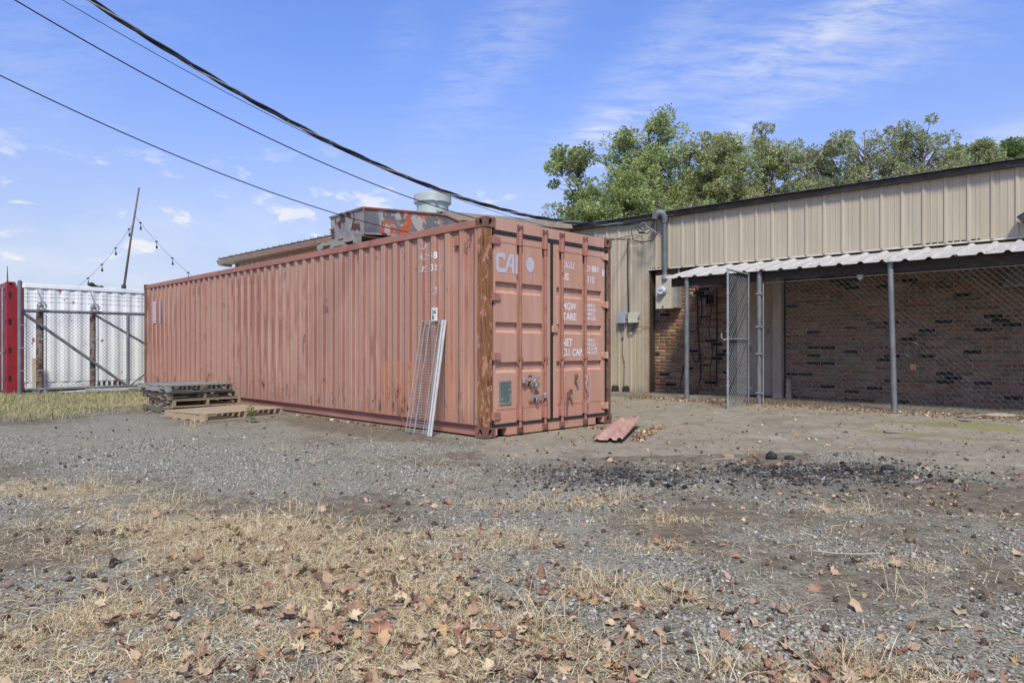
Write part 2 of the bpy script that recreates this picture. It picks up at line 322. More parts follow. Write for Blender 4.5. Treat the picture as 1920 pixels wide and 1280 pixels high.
def ground_mat():
    t, b = material('ground', .95, 0, .15)
    p = t.new('ShaderNodeNewGeometry').outputs['Position']
    a = lambda n: t.attr(n).outputs['Fac']
    big = t.noise(p, .9, 5, .6); fine = t.noise(p, 46, 6, .7); mid = t.noise(p, 9, 5, .65)
    # soil
    soil = t.mix(t.step(mid, .3, .7), (.118, .097, .066), (.188, .156, .108))
    # packed pale dirt
    dirt = t.mix(t.step(mid, .3, .72), (.235, .202, .146), (.305, .268, .198))
    dirt = t.mix(t.step(big, .56, .7), dirt, (.36, .315, .235))
    dirt = t.mix(t.math('MULTIPLY', t.step(t.noise(t.map(p, loc=(5, 2, 0)), 1.7, 6, .65), .50, .64), .55), dirt, (.15, .128, .094))
    dirt = t.mix(t.math('MULTIPLY', t.step(t.noise(t.map(p, (1, 2.4, 1), loc=(1, 7, 0)), 2.3, 5, .65), .58, .70), .6), dirt, (.40, .35, .265))
    # gravel: stone cells of two sizes
    v1 = t.vor(p, 58); v2 = t.vor(p, 120)
    def cells(v):
        k = t.xyz(v.outputs['Color'])[0]
        c = t.mix(t.step(k, 0, 1), (.155, .140, .104), (.365, .338, .262))
        return t.mix(t.step(v.outputs['Distance'], .62, .9), c, (.060, .054, .042))
    grav = t.mix(t.step(mid, .44, .56), cells(v1), cells(v2))
    char = t.mix(t.step(t.noise(p, 30, 5, .7), .35, .7), (.026, .025, .023), (.10, .095, .085))
    char = t.mix(t.step(t.noise(t.map(p, loc=(3, 1, 0)), 2.6, 5, .6), .50, .62), char, (.25, .235, .20))
    strawc = t.mix(t.step(fine, .35, .65), (.20, .155, .092), (.44, .35, .215))
    moss = t.mix(t.step(fine, .3, .7), (.16, .15, .06), (.27, .25, .12))
    def blend(c, c2, m, n, w=.5): return t.mix(t.step(t.math('ADD', m, t.math('MULTIPLY', t.math('SUBTRACT', n, .5), w)), .42, .58), c, c2)
    col = t.mix(t.step(t.math('ADD', a('gravel'), t.math('ADD', t.math('MULTIPLY', t.math('SUBTRACT', mid, .5), 1.2), t.math('MULTIPLY', t.math('SUBTRACT', fine, .5), 1.3))), .25, .8), soil, grav)
    col = blend(col, dirt, a('dirt'), mid, .6)
    col = t.mix(t.step(t.math('ADD', a('char'), t.math('ADD', t.math('MULTIPLY', t.math('SUBTRACT', mid, .5), 1.3), t.math('MULTIPLY', t.math('SUBTRACT', fine, .5), 1.4))), .2, .95), col, char)
    col = blend(col, moss, a('moss'), mid, .9)
    col = blend(col, strawc, a('straw'), fine, .9)
    # fine grit everywhere
    col = t.mix(t.math('MULTIPLY', t.step(t.noise(p, 95, 4, .7), .6, .7), .5), col, (.34, .32, .29))
    col = t.mix(t.math('MULTIPLY', t.step(t.noise(t.map(p, loc=(9, 4, 0)), 70, 4, .7), .6, .68), .6), col, (.05, .042, .036))
    t.put(b.inputs['Base Color'], col)
    h = t.math('ADD', t.math('MULTIPLY', t.math('SUBTRACT', .8, v1.outputs['Distance']), a('gravel')), t.math('ADD', fine, t.math('MULTIPLY', mid, 1.5)))
    t.put(b.inputs['Normal'], t.bump(h, .8, .012))
ground_mat()

# ------------------------------------------------------------------ mesh helpers
class MB:
    def __init__(s): s.v = []; s.f = []
    def box(s, x0, x1, y0, y1, z0, z1):
        i = len(s.v)
        s.v += [(x, y, z) for z in (z0, z1) for y in (y0, y1) for x in (x0, x1)]
        s.f += [tuple(i+k for k in q) for q in ((0, 2, 3, 1), (4, 5, 7, 6), (0, 1, 5, 4), (2, 6, 7, 3), (0, 4, 6, 2), (1, 3, 7, 5))]; return s
    def quad(s, *p): i = len(s.v); s.v += [tuple(q) for q in p]; s.f.append(tuple(range(i, i+len(p)))); return s
    def prism(s, poly, axis, a, b):
        """poly: 2-D outline in the two other axes, extruded along axis from a to b"""
        i = len(s.v); n = len(poly)
        def P(p, t): return {0: (t, p[0], p[1]), 1: (p[0], t, p[1]), 2: (p[0], p[1], t)}[axis]
        s.v += [P(p, a) for p in poly]+[P(p, b) for p in poly]
        s.f += [tuple(range(i, i+n))[::-1], tuple(range(i+n, i+2*n))]
        s.f += [(i+k, i+(k+1) % n, i+n+(k+1) % n, i+n+k) for k in range(n)]; return s
    def tube(s, pts, r, n=6, caps=True):
        pts = [Vector(p) for p in pts]; rs = r if isinstance(r, (list, tuple)) else [r]*len(pts); i0 = len(s.v); u = None
        for k, p in enumerate(pts):
            d = (pts[min(k+1, len(pts)-1)]-pts[max(k-1, 0)]).normalized()
            if u is None: u = d.orthogonal().normalized()
            u = (u-d*u.dot(d)).normalized(); w = d.cross(u)
            s.v += [tuple(p+(u*math.cos(2*math.pi*j/n)+w*math.sin(2*math.pi*j/n))*rs[k]) for j in range(n)]
        for k in range(len(pts)-1):
            a = i0+k*n; s.f += [(a+j, a+(j+1) % n, a+n+(j+1) % n, a+n+j) for j in range(n)]
        if caps: s.f += [tuple(range(i0, i0+n))[::-1], tuple(range(len(s.v)-n, len(s.v)))]
        return s
    def lathe(s, prof, n=24, c=(0, 0, 0)):
        i0 = len(s.v)
        for r, z in prof: s.v += [(c[0]+r*math.cos(2*math.pi*j/n), c[1]+r*math.sin(2*math.pi*j/n), c[2]+z) for j in range(n)]
        for k in range(len(prof)-1):
            a = i0+k*n; s.f += [(a+j, a+(j+1) % n, a+n+(j+1) % n, a+n+j) for j in range(n)]
        s.f += [tuple(range(i0, i0+n))[::-1], tuple(range(len(s.v)-n, len(s.v)))]; return s
    def disc(s, c, ax, r, n=20, ry=None):
        """flat ellipse in plane perpendicular to axis ax (0/1)"""
        i = len(s.v); ry = ry or r
        for j in range(n):
            a, b = r*math.cos(2*math.pi*j/n), ry*math.sin(2*math.pi*j/n)
            s.v.append((c[0]+a, c[1], c[2]+b) if ax == 1 else (c[0], c[1]+a, c[2]+b))
        s.f.append(tuple(range(i, i+n))); return s
    def holed(s, o, u, v, n, hu, hv, eu, ev, depth, k=20):
        """rectangular face (half sizes hu,hv) with an oval hole and a blind bore of given depth; n points outwards"""
        o, u, v, n = map(Vector, (o, u, v, n)); i = len(s.v)
        for j in range(k):
            a = 2*math.pi*j/k+math.pi/4; c, d = math.cos(a), math.sin(a); q = 1/max(abs(c), abs(d))
            s.v.append(tuple(o+u*hu*c*q+v*hv*d*q)); s.v.append(tuple(o+u*eu*c+v*ev*d)); s.v.append(tuple(o+u*eu*c+v*ev*d-n*depth))
        for j in range(k):
            a, b = i+3*j, i+3*((j+1) % k); s.f += [(a, b, b+1, a+1), (a+1, b+1, b+2, a+2)]
        s.f.append(tuple(i+3*j+2 for j in range(k))); return s
    def mesh(s, name, mat, smooth=False, bevel=0):
        me = bpy.data.meshes.new(name); me.from_pydata(s.v, [], s.f); 
        bm = bmesh.new(); bm.from_mesh(me)
        bmesh.ops.recalc_face_normals(bm, faces=bm.faces)
        if bevel:
            bmesh.ops.bevel(bm, geom=[e for e in bm.edges if len(e.link_faces) == 2 and e.calc_face_angle(0) > .6], offset=bevel, segments=1, affect='EDGES', clamp_overlap=True)
        bm.to_mesh(me); bm.free()
        if mat: me.materials.append(M[mat])
        if smooth: me.polygons.foreach_set('use_smooth', [True]*len(me.polygons))
        return me
    def build(s, name, mat, parent=None, smooth=False, bevel=0, loc=None, rot=None):
        return link(name, s.mesh(name, mat, smooth, bevel), parent, loc, rot)
def link(name, me, parent=None, loc=None, rot=None):
    o = bpy.data.objects.new(name, me); COL.objects.link(o); o.parent = parent
    if loc is not None: o.location = loc
    if rot is not None: o.rotation_euler = rot
    return o
def tag(o, label, cat, group=None):
    o['label'] = label; o['category'] = cat
    if group: o['group'] = group
    return o
def thing(name, label, cat, loc=(0, 0, 0), rotz=0, group=None):
    o = link(name, None, None, loc, (0, 0, rotz)); o.empty_display_size = .2; return tag(o, label, cat, group)
def copy_tree(o, parent=None):
    c = o.copy(); COL.objects.link(c); c.parent = parent
    for ch in list(o.children): copy_tree(ch, c)
    return c
def smooth_by_angle(o, a=35):
    me = o.data; me.polygons.foreach_set('use_smooth', [True]*len(me.polygons))
    bm = bmesh.new(); bm.from_mesh(me)
    for e in bm.edges: e.smooth = len(e.link_faces) == 2 and e.calc_face_angle(0) < R(a)
    bm.to_mesh(me); bm.free()
def np_mesh(name, V, F, mat, tint=None, smooth=False):
    """V (n,3), F (m,k) all faces with k corners"""
    me = bpy.data.meshes.new(name); V = np.asarray(V, np.float32); F = np.asarray(F, np.int32); k = F.shape[1]
    me.vertices.add(len(V)); me.vertices.foreach_set('co', V.ravel())
    me.loops.add(F.size); me.loops.foreach_set('vertex_index', F.ravel())
    me.polygons.add(len(F)); me.polygons.foreach_set('loop_start', np.arange(0, F.size, k, dtype=np.int32))
    if smooth: me.polygons.foreach_set('use_smooth', np.ones(len(F), bool))
    if tint is not None:
        at = me.color_attributes.new('tint', 'FLOAT_COLOR', 'POINT')
        at.data.foreach_set('color', np.c_[tint, np.ones(len(V))].astype(np.float32).ravel())
    me.update(calc_edges=True); me.validate()
    if mat: me.materials.append(M[mat])
    return me

# ------------------------------------------------------------------ ground
def lattice(x, y, seed):
    r = np.random.default_rng(seed).random((256, 256)); xi = np.floor(x).astype(int); yi = np.floor(y).astype(int)
    fx = x-xi; fy = y-yi; fx = fx*fx*(3-2*fx); fy = fy*fy*(3-2*fy); g = lambda a, b: r[a % 256, b % 256]
    return (g(xi, yi)*(1-fx)+g(xi+1, yi)*fx)*(1-fy)+(g(xi, yi+1)*(1-fx)+g(xi+1, yi+1)*fx)*fy
def fbm(x, y, sc, seed, oct=4):
    x = np.asarray(x, float); y = np.asarray(y, float)
    s = 0; a = .5
    for i in range(oct): s = s+a*lattice(x*sc*2**i+17.3*i, y*sc*2**i+5.1*i, seed+i); a *= .5
    return s/(1-.5**oct)
def sstep(v, a, b): t = np.clip((v-a)/(b-a), 0, 1); return t*t*(3-2*t)
BN = np.array([.668, .744]); BD = np.array([.744, -.668]); BO = np.array([1.635, 15.5])
def height(x, y):
    x = np.asarray(x, float); y = np.asarray(y, float)
    d = (x-BO[0])*BN[0]+(y-BO[1])*BN[1]                     # distance in front (-) of the tan wall
    al = (x-BO[0])*BD[0]+(y-BO[1])*BD[1]
    h = .125*sstep(d, -5.0, -1.3)*sstep(al, -2.5, 0.2)
    h = h+(fbm(x, y, .8, 3)-.5)*.05*sstep(y, 1.0, 3)*(1-sstep(y, 6.5, 9)) + (fbm(x, y, 5, 8)-.5)*.022*(1-sstep(y, 9, 14))
    h = h+.05*np.exp(-(((x-5.6)/.8)**2+((y-8.3)/.3)**2))+.04*np.exp(-(((x-4.6)/.6)**2+((y-8.6)/.2)**2))  # mossy berm by the fence
    # keep the footprint of the container flat and just below zero
    cx = (x+.31)*.7067+(y-7.95)*.7075; cy = -(x+.31)*.7075+(y-7.95)*.7067
    inside = sstep(cx, -.35, .1)*(1-sstep(cx, 2.4, 2.9))*sstep(cy, -.35, .05)*(1-sstep(cy, 12.2, 12.6))
    return h*(1-inside)-.012*inside
def blobs(x, y, L):
    m = np.zeros_like(np.asarray(x, float))
    for cx, cy, rx, ry, rot, a in L:
        c, s = math.cos(R(rot)), math.sin(R(rot)); u = ((x-cx)*c+(y-cy)*s)/rx; v = (-(x-cx)*s+(y-cy)*c)/ry
        m = np.maximum(m, a*np.exp(-(u*u+v*v)))
    return m
STRAW = [(-1.6, 3.85, 1.15, .62, -22, 1), (-.75, 3.1, .85, .5, -35, 1), (-.35, 2.55, .6, .42, -20, .95), (-1.55, 2.55, .6, .38, -10, .8),
         (.4, 2.95, .38, .22, -20, .75), (.15, 4.55, .55, .2, -8, .6), (.62, 4.7, .25, .14, 0, .7), (1.05, 2.2, .36, .16, 0, .9), (-3.4, 5.0, .9, .35, -14, .75),
         (-2.6, 4.5, .6, .3, -20, .8), (.9, 4.1, .3, .14, 0, .5), (1.9, 3.3, .25, .12, 0, .45), (2.2, 4.4, .3, .12, 10, .5), (-.6, 5.2, .5, .2, 0, .4), (.75, 3.6, .3, .15, 0, .5), (-.2, 3.75, .6, .28, -15, .7)]
def straw_mask(x, y): return blobs(x, y, STRAW)*(.45+.9*fbm(x, y, 2.2, 31))
def masks(x, y):
    n1 = fbm(x, y, .9, 41); n2 = fbm(x, y, 2.1, 51)
    cx = (x+.31)*.7067+(y-7.95)*.7075; cy = -(x+.31)*.7075+(y-7.95)*.7067
    front = -np.minimum(cx, cy)                                                # distance out from the container's faces
    d = (x-BO[0])*BN[0]+(y-BO[1])*BN[1]
    dirt = np.maximum(sstep(y-1.0*x*.12, 6.15, 6.9)*sstep(x, -.9, .3), .0)      # packed dirt before the doors and the fence
    dirt = np.maximum(dirt, .8*sstep(x, 2.6, 4.2)*sstep(y-.1*x, 4.9, 5.6))
    dirt = dirt*(1-.95*sstep(d, -1.75, -1.2))
    soil = np.maximum(blobs(x, y, [(-2.0, 8.9, 2.6, .5, -45, 1.0), (-2.75, 3.55, .75, .5, 0, 1.1), (-1.4, 7.9, .9, .35, -30, .7), (1.8, 3.1, .8, .22, 0, .55), (2.6, 3.2, .7, .2, 0, .6), (-2.1, 4.35, .7, .22, 0, .7), (.9, 4.3, 1.3, .22, 0, .6)]), 0)
    gravel = np.clip(.53+1.35*(n1-.5)+.8*(n2-.5), 0, 1)
    gravel = gravel+blobs(x, y, [(.35, 2.35, .8, .5, 0, .4), (-3.5, 7.6, 3, 1.4, -15, .4), (-1.6, 5.8, 2.0, .7, -10, .35), (1.8, 2.6, 1, .3, 0, .2)])
    gravel = gravel*(1-.8*sstep(soil, .2, .9))
    gravel = gravel*(1-sstep(y, 11.5, 13.5)*(1-sstep(x, -4, 0)))
    char = blobs(x, y, [(2.55, 5.80, 1.0, .46, 8, 1.05), (.75, 5.65, .68, .55, 0, .85), (1.65, 5.30, 1.3, .42, 0, .6), (3.1, 5.5, .55, .28, -20, .85)])*(.25+1.45*fbm(x, y, 3.4, 57))
    moss = blobs(x, y, [(5.4, 8.4, 1.2, .35, -38, .8), (4.6, 8.1, .8, .2, -38, .7), (5.2, 7.6, .8, .16, -30, .6), (3.6, 9.6, .9, .14, -38, .4)])
    st = straw_mask(x, y)*.8
    gr = blobs(x, y, [(-9.5, 13.0, 4.5, 2.1, 12, 1), (-8.2, 11.3, 1.7, 1.1, 0, .9)])
    return dict(gravel=np.clip(gravel, 0, 1), dirt=np.clip(dirt, 0, 1), char=np.clip(char, 0, 1), moss=moss, straw=np.clip(np.maximum(st, gr*.8), 0, 1))
def axis(core0, core1, s0, grow, far):
    a = [core0]; 
    while a[-1] < core1: a.append(a[-1]+s0)
    st = s0; lo = [core0]; hi = [a[-1]]; st2 = s0
    while hi[-1] < far: st2 *= grow; hi.append(hi[-1]+st2)
    while lo[-1] > -far: st *= grow; lo.append(lo[-1]-st)
    return np.array(lo[::-1][:-1]+a+hi[1:])
def make_ground():
    xs = axis(-5.5, 5.5, .042, 1.035, 700)
    ys = [-12, -6, -3, -1, .2, .9]
    y = 1.3; ys.append(y); s = .03
    while y < 800:
        y += s; ys.append(y); s *= 1.006 if y < 9 else (1.02 if y < 24 else 1.12)
    ys = np.array(ys); X, Y = np.meshgrid(xs, ys); Z = height(X, Y)
    nx, ny = len(xs), len(ys); idx = np.arange(nx*ny).reshape(ny, nx)
    F = np.stack([idx[:-1, :-1], idx[:-1, 1:], idx[1:, 1:], idx[1:, :-1]], -1).reshape(-1, 4)
    me = np_mesh('ground', np.c_[X.ravel(), Y.ravel(), Z.ravel()], F, 'ground', smooth=True)
    for k, v in masks(X.ravel(), Y.ravel()).items():
        at = me.attributes.new(k, 'FLOAT', 'POINT'); at.data.foreach_set('value', v.astype(np.float32))
    o = link('ground', me); o['kind'] = 'structure'
make_ground()

# ------------------------------------------------------------------ lettering
def text_polys(txt):
    cu = bpy.data.curves.new('t', 'FONT'); cu.body = txt; cu.resolution_u = 2; cu.offset = .022
    o = bpy.data.objects.new('t', cu); COL.objects.link(o); bpy.context.view_layer.update()
    me = bpy.data.meshes.new_from_object(o.evaluated_get(bpy.context.evaluated_depsgraph_get()))
    v = np.array([q.co[:2] for q in me.vertices]); f = [tuple(p.vertices) for p in me.polygons]
    bpy.data.objects.remove(o); bpy.data.curves.remove(cu); bpy.data.meshes.remove(me)
    v -= v.min(0); v /= v.max(0); return v, f
def lettering(txt, fn, w, h, name, mat, parent, cuts=None):
    """fn maps (u along, v up) in metres to a 3-D point; cuts: u values where the surface bends"""
    v, f = text_polys(txt); v = v*np.array([w, h])
    bm = bmesh.new(); vs = [bm.verts.new((a, b, 0)) for a, b in v]
    for q in f:
        try: bm.faces.new([vs[i] for i in q])
        except ValueError: pass
    for c in cuts or []:
        bmesh.ops.bisect_plane(bm, geom=bm.verts[:]+bm.edges[:]+bm.faces[:], plane_co=(c, 0, 0), plane_no=(1, 0, 0))
    for q in bm.verts: q.co = fn(q.co.x, q.co.y)
    me = bpy.data.meshes.new(name); bm.to_mesh(me); bm.free(); me.materials.append(M[mat])
    return link(name, me, parent)

# ------------------------------------------------------------------ the red-oxide container
CA = R(45.03)
con = thing('shipping_container', 'weathered red oxide forty foot shipping container with rusty corner post and locked doors', 'container', (-.31, 7.95, 0), CA)
CW, CLn, CH = 2.438, 12.192, 2.591
OUT, INN = .014, .050
def corr_pts(y0, y1, out=OUT, inn=INN, a=.072, s=.068, b=.070):
    p = [(out, y0)]; y = y0+.05
    while y+a+2*s+b < y1:
        p += [(out, y), (inn, y+s), (inn, y+s+b), (out, y+2*s+b)]; y += a+2*s+b
    p.append((out, y1)); return p
CP = corr_pts(.15, 12.04)
_cy = [q[1] for q in CP]; _cx = [q[0] for q in CP]
def corr(y): return float(np.interp(y, _cy, _cx))
for side in (0, 1):
    m = MB(); NZ = 16; zz = [.150+(2.485-.150)*k/NZ for k in range(NZ+1)]; ny = len(CP)
    _y = np.array([q[1] for q in CP])
    for z in zz:
        dent = np.clip(fbm(_y+40*side, np.full(ny, z*1.4+3), .9, 120, 3)-.52, 0, 1)*.05*min(1, (z-.15)*4, (2.485-z)*4)
        for (a, ya), dd in zip(CP, dent): m.v.append(((a+dd) if side == 0 else CW-a-dd, ya, z))
    m.f = [(r_*ny+c, r_*ny+c+1, (r_+1)*ny+c+1, (r_+1)*ny+c) for r_ in range(NZ) for c in range(ny-1)]
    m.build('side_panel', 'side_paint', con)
    s = lambda x: x if side == 0 else CW-x
    x0, x1 = sorted((s(.004), s(.064))); MB().box(x0, x1, .162, 12.03, 2.484, 2.575).build('top_rail', 'rail_paint', con, bevel=.004)
    x0, x1 = sorted((s(.052), s(.10))); MB().box(x0, x1, .162, 12.03, .012, .158).build('bottom_rail', 'rail_paint', con)
    x0, x1 = sorted((s(.008), s(.06))); MB().box(x0, x1, .152, 12.04, .140, .149).build('bottom_lip', 'rail_paint', con)
def wavy_roof():
    m = MB(); y = .17; n = 0
    while y < 12.0:
        m.quad((.064, y, 2.545), (CW-.064, y, 2.545), (CW-.064, y+.1, 2.56), (.064, y+.1, 2.56))
        m.quad((.064, y+.1, 2.56), (CW-.064, y+.1, 2.56), (CW-.064, y+.2, 2.545), (.064, y+.2, 2.545)); y += .2
    return m
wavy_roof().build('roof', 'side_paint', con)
# end wall at the far end
m = MB()
ep = corr_pts(.15, CW-.15, 12.16, 12.12)
for (a, xa), (b, xb) in zip(ep, ep[1:]): m.quad((xa, a, .15), (xb, b, .15), (xb, b, 2.48), (xa, a, 2.48))
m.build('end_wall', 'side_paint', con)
# castings and posts
for x0 in (0, CW-.162):
    for y0 in (0, CLn-.178):
        for z0 in (0, CH-.118):
            m = MB(); x1, y1, z1 = x0+.162, y0+.178, z0+.118; c = ((x0+x1)/2, (y0+y1)/2, (z0+z1)/2)
            front = y0 == 0; left = x0 == 0
            m.holed((c[0], y0 if front else y1, c[2]), (1, 0, 0), (0, 0, 1), (0, -1 if front else 1, 0), .081, .059, .030, .043, .07)
            m.holed((x0 if left else x1, c[1], c[2]), (0, 1, 0), (0, 0, 1), (-1 if left else 1, 0, 0), .089, .059, .030, .043, .07)
            yb = y1 if front else y0; xb = x1 if left else x0
            m.quad((x0, yb, z0), (x1, yb, z0), (x1, yb, z1), (x0, yb, z1)); m.quad((xb, y0, z0), (xb, y1, z0), (xb, y1, z1), (xb, y0, z1))
            m.quad((x0, y0, z0), (x1, y0, z0), (x1, y1, z0), (x0, y1, z0)); m.quad((x0, y0, z1), (x1, y0, z1), (x1, y1, z1), (x0, y1, z1))
            m.build('corner_casting', 'casting_rust', con)
MB().prism([(.006, .010), (.118, .010), (.118, .075), (.09, .075), (.09, .15), (.006, .15)], 2, .118, 2.473).build('corner_post', 'rusted_post', con, bevel=.004)['label'] = 'heavily rusted orange corner post beside the doors'
MB().prism([(CW-.006, .010), (CW-.095, .010), (CW-.095, .075), (CW-.07, .075), (CW-.07, .15), (CW-.006, .15)], 2, .118, 2.473).build('corner_post', 'casting_rust', con, bevel=.004)
for x in (.006, CW-.106): MB().box(x, x+.1, 12.03, 12.18, .118, 2.473).build('corner_post', 'casting_rust', con, bevel=.004)
# header and sill
MB().box(.164, CW-.164, .006, .10, 2.452, 2.586).build('door_header', 'door_paint', con, bevel=.004)
m = MB(); m.box(.36, CW-.36, .008, .12, .008, .122); m.box(.164, .20, .008, .12, .02, .122); m.box(CW-.20, CW-.164, .008, .12, .02, .122); m.box(.20, .36, .008, .12, .098, .122); m.box(CW-.36, CW-.20, .008, .12, .098, .122)
m.build('door_sill', 'door_paint', con)
MB().box(.20, .36, .10, .118, .01, .098).box(CW-.36, CW-.20, .10, .118, .01, .098).build('fork_pocket', 'dark_void', con)
BANDS = [(.759, .884), (1.239, 1.362), (1.713, 1.844)]
def make_door(x0, x1, rods, fx0, fx1):
    """x0..x1 the leaf, rods the two rod positions, fx0/fx1 the inner edges of the side frames"""
    m = MB(); Yo, Yi = .014, .050; zb, zt = .150, 2.408
    m.box(x0, x1, Yi, .075, zb, zt)
    m.box(x0, fx0, Yo-.001, Yi, zb, zt); m.box(fx1, x1, Yo-.001, Yi, zb, zt)
    cols = [(fx0, rods[0]-.040), (rods[0]+.028, rods[1]-.040), (rods[1]+.028, fx1)]
    rows = [(zb, BANDS[0][0]), (BANDS[0][1], BANDS[1][0]), (BANDS[1][1], BANDS[2][0]), (BANDS[2][1], zt)]
    for a, b in cols:
        if b-a < .03: continue
        for k, (za, zc) in enumerate(rows):
            top = zc+(.030 if k < 3 else 0)
            m.prism([(Yi, za), (Yo, za), (Yo, zc), (Yi, top)], 0, a, b)
    d = m.build('door', 'door_paint', con, bevel=.0025)
    for z in (2.315, .318):                      # weld seams
        for a, b in cols:
            if b-a > .03: MB().box(a+.004, b-.004, Yo-.0035, Yo+.002, z, z+.004).build('weld_seam', 'rod_paint', d)
    for x in rods:
        m = MB().tube([(x, -.006, .04), (x, -.006, 2.545)], .019, 10, True)
        o = m.build('lock_rod', 'rod_paint', d); smooth_by_angle(o)
        for z, h in ((2.30, .19), (.17, .19)):   # guide sleeves top and bottom
            m = MB().tube([(x, -.006, z), (x, -.006, z+h)], .031, 12); m.box(x-.052, x-.030, -.010, .014, z+.005, z+h-.005); m.box(x+.028, x+.040, -.004, .014, z+.01, z+h-.01)
            o = m.build('rod_sleeve', 'rod_paint', d, bevel=.002); smooth_by_angle(o)
        for z in (.06, 2.515):                   # cam keepers
            m = MB(); m.box(x-.045, x-.028, -.020, .010, z-.035, z+.040); m.box(x+.026, x+.043, -.020, .010, z-.035, z+.040)
            m.prism([(x-.026, z-.02), (x+.01, z-.035), (x+.026, z-.005), (x+.020, z+.03), (x-.022, z+.03)], 1, -.032, -.012)
            m.build('cam_keeper', 'casting_rust', d, bevel=.003)
        m = MB(); m.box(x-.042, x+.034, -.027, -.020, .905, .95); m.box(x-.042, x-.030, -.027, .013, .905, .95); m.box(x+.023, x+.034, -.027, .013, .905, .95)
        m.build('rod_bracket', 'rod_paint', d, bevel=.003)
    return d
dl = make_door(.150, 1.148, (.577, 1.033), .176, 1.082)
dr = make_door(1.212, 2.290, (1.362, 1.842), 1.27, 2.218)
def hinge(x, z, s, d):
    m = MB()
    m.prism([(x, z-.045), (x+s*.07, z-.045), (x+s*.095, z-.022), (x+s*.095, z+.022), (x+s*.07, z+.045), (x, z+.045)], 1, -.006, .013)
    m.box(min(x-s*.045, x), max(x-s*.045, x), -.012, .02, z-.045, z+.045)
    m.tube([(x-s*.02, -.010, z-.05), (x-s*.02, -.010, z+.05)], .013, 8)
    m.build('hinge', 'rod_paint' if s > 0 else 'door_paint', d, bevel=.003)
for z in (2.33, 1.66, .955, .25):
    hinge(.152, z, 1, dl); hinge(2.305, z, -1, dr)
def gasket(a, b, c, e, d, y=.016): MB().box(a, b, y, .07, c, e).build('gasket', 'gasket', d)
gasket(.125, 1.19, 2.408, 2.455, dl, .005); gasket(1.19, 2.36, 2.408, 2.455, dr, .005)
gasket(.125, 1.19, .118, .152, dl, -.002); gasket(1.19, 2.36, .118, .152, dr, -.002)
gasket(1.148, 1.188, .152, 2.408, dl, .008); gasket(1.188, 1.212, .152, 2.408, dr, .022); gasket(2.290, 2.366, .152, 2.408, dr, .02); gasket(.118, .150, .152, 2.408, dl, .04)
MB().box(1.170, 1.275, -.012, .013, 1.255, 1.345).build('overlap_plate', 'door_paint', dr, bevel=.004)
# handles, hasps and padlock of the left leaf
def handle_h(x0, x1, z, tilt, d, hub):
    m = MB(); m.prism([(x0, z-.018), (hub, z-.026), (hub+.03*(1 if hub > x0 else -1), z), (hub, z+.026), (x0, z+.018)] if hub > x0 else
                      [(x0, z+tilt-.014), (hub, z-.026), (hub-.03, z), (hub, z+.026), (x0, z+tilt+.014)], 1, -.040, -.028)
    m.build('handle', 'worn_steel', d, bevel=.003)
    MB().box(hub-.028, hub+.028, -.044, -.004, z-.034, z+.034).build('handle_hub', 'worn_steel', d, bevel=.006)
def hasp(x, z, d):
    m = MB().prism([(x-.024, z-.02), (x-.02, z-.07), (x+.012, z-.075), (x+.02, z-.02), (x+.024, z+.045), (x, z+.065), (x-.02, z+.045)], 1, -.022, .012)
    m.build('hasp', 'casting_rust', d, bevel=.004)
    m = MB().tube([(x+.02*math.cos(a), -.034-.002*math.sin(a), z-.055+.028*math.sin(a)) for a in np.linspace(0, 2*math.pi, 13)], .006, 6, False)
    m.build('hasp_ring', 'worn_steel', d)
handle_h(.90, .60, .655, .03, dl, .625); handle_h(.70, 1.03, .452, 0, dl, 1.015)
hasp(.755, .66, dl); hasp(.855, .455, dl)
MB().tube([(.775, -.04, .64), (.80, -.055, .665), (.83, -.05, .645)], .010, 6).build('padlock_shackle', 'worn_steel', dl)
MB().prism([(.795, .575), (.85, .555), (.875, .60), (.82, .622)], 1, -.062, -.034).build('padlock', 'plate_metal', dl, bevel=.004)
m = MB(); m.tube([(1.838, -.042, .66), (1.81, -.046, .585), (1.812, -.046, .52), (1.85, -.046, .44), (1.85, -.046, .30)], .014, 6); m.build('handle', 'worn_steel', dr)
MB().box(1.815, 1.872, -.046, -.006, .63, .69).build('handle_hub', 'worn_steel', dr, bevel=.006)
m = MB(); m.prism([(1.425, .475), (1.475, .475), (1.47, .44), (1.44, .30), (1.43, .14), (1.415, .14), (1.418, .30)], 1, -.038, -.028); m.build('handle', 'casting_rust', dr, bevel=.002)
hasp(1.652, .655, dr); hasp(1.535, .455, dr)
# data plate
MB().box(.232, .432, .002, .013, .378, .664).build('data_plate', 'plate_metal', dl)
for k in range(12):
    z = .645-k*.0205; a = .25 if k % 4 else .245; b = .42-(.06*random.random() if k % 3 else 0)
    if k in (9, 10): a, b = .30, .40
    MB().box(a, b, -.0012, .0025, z-.009, z).build('plate_text_line', 'plate_ink', dl)
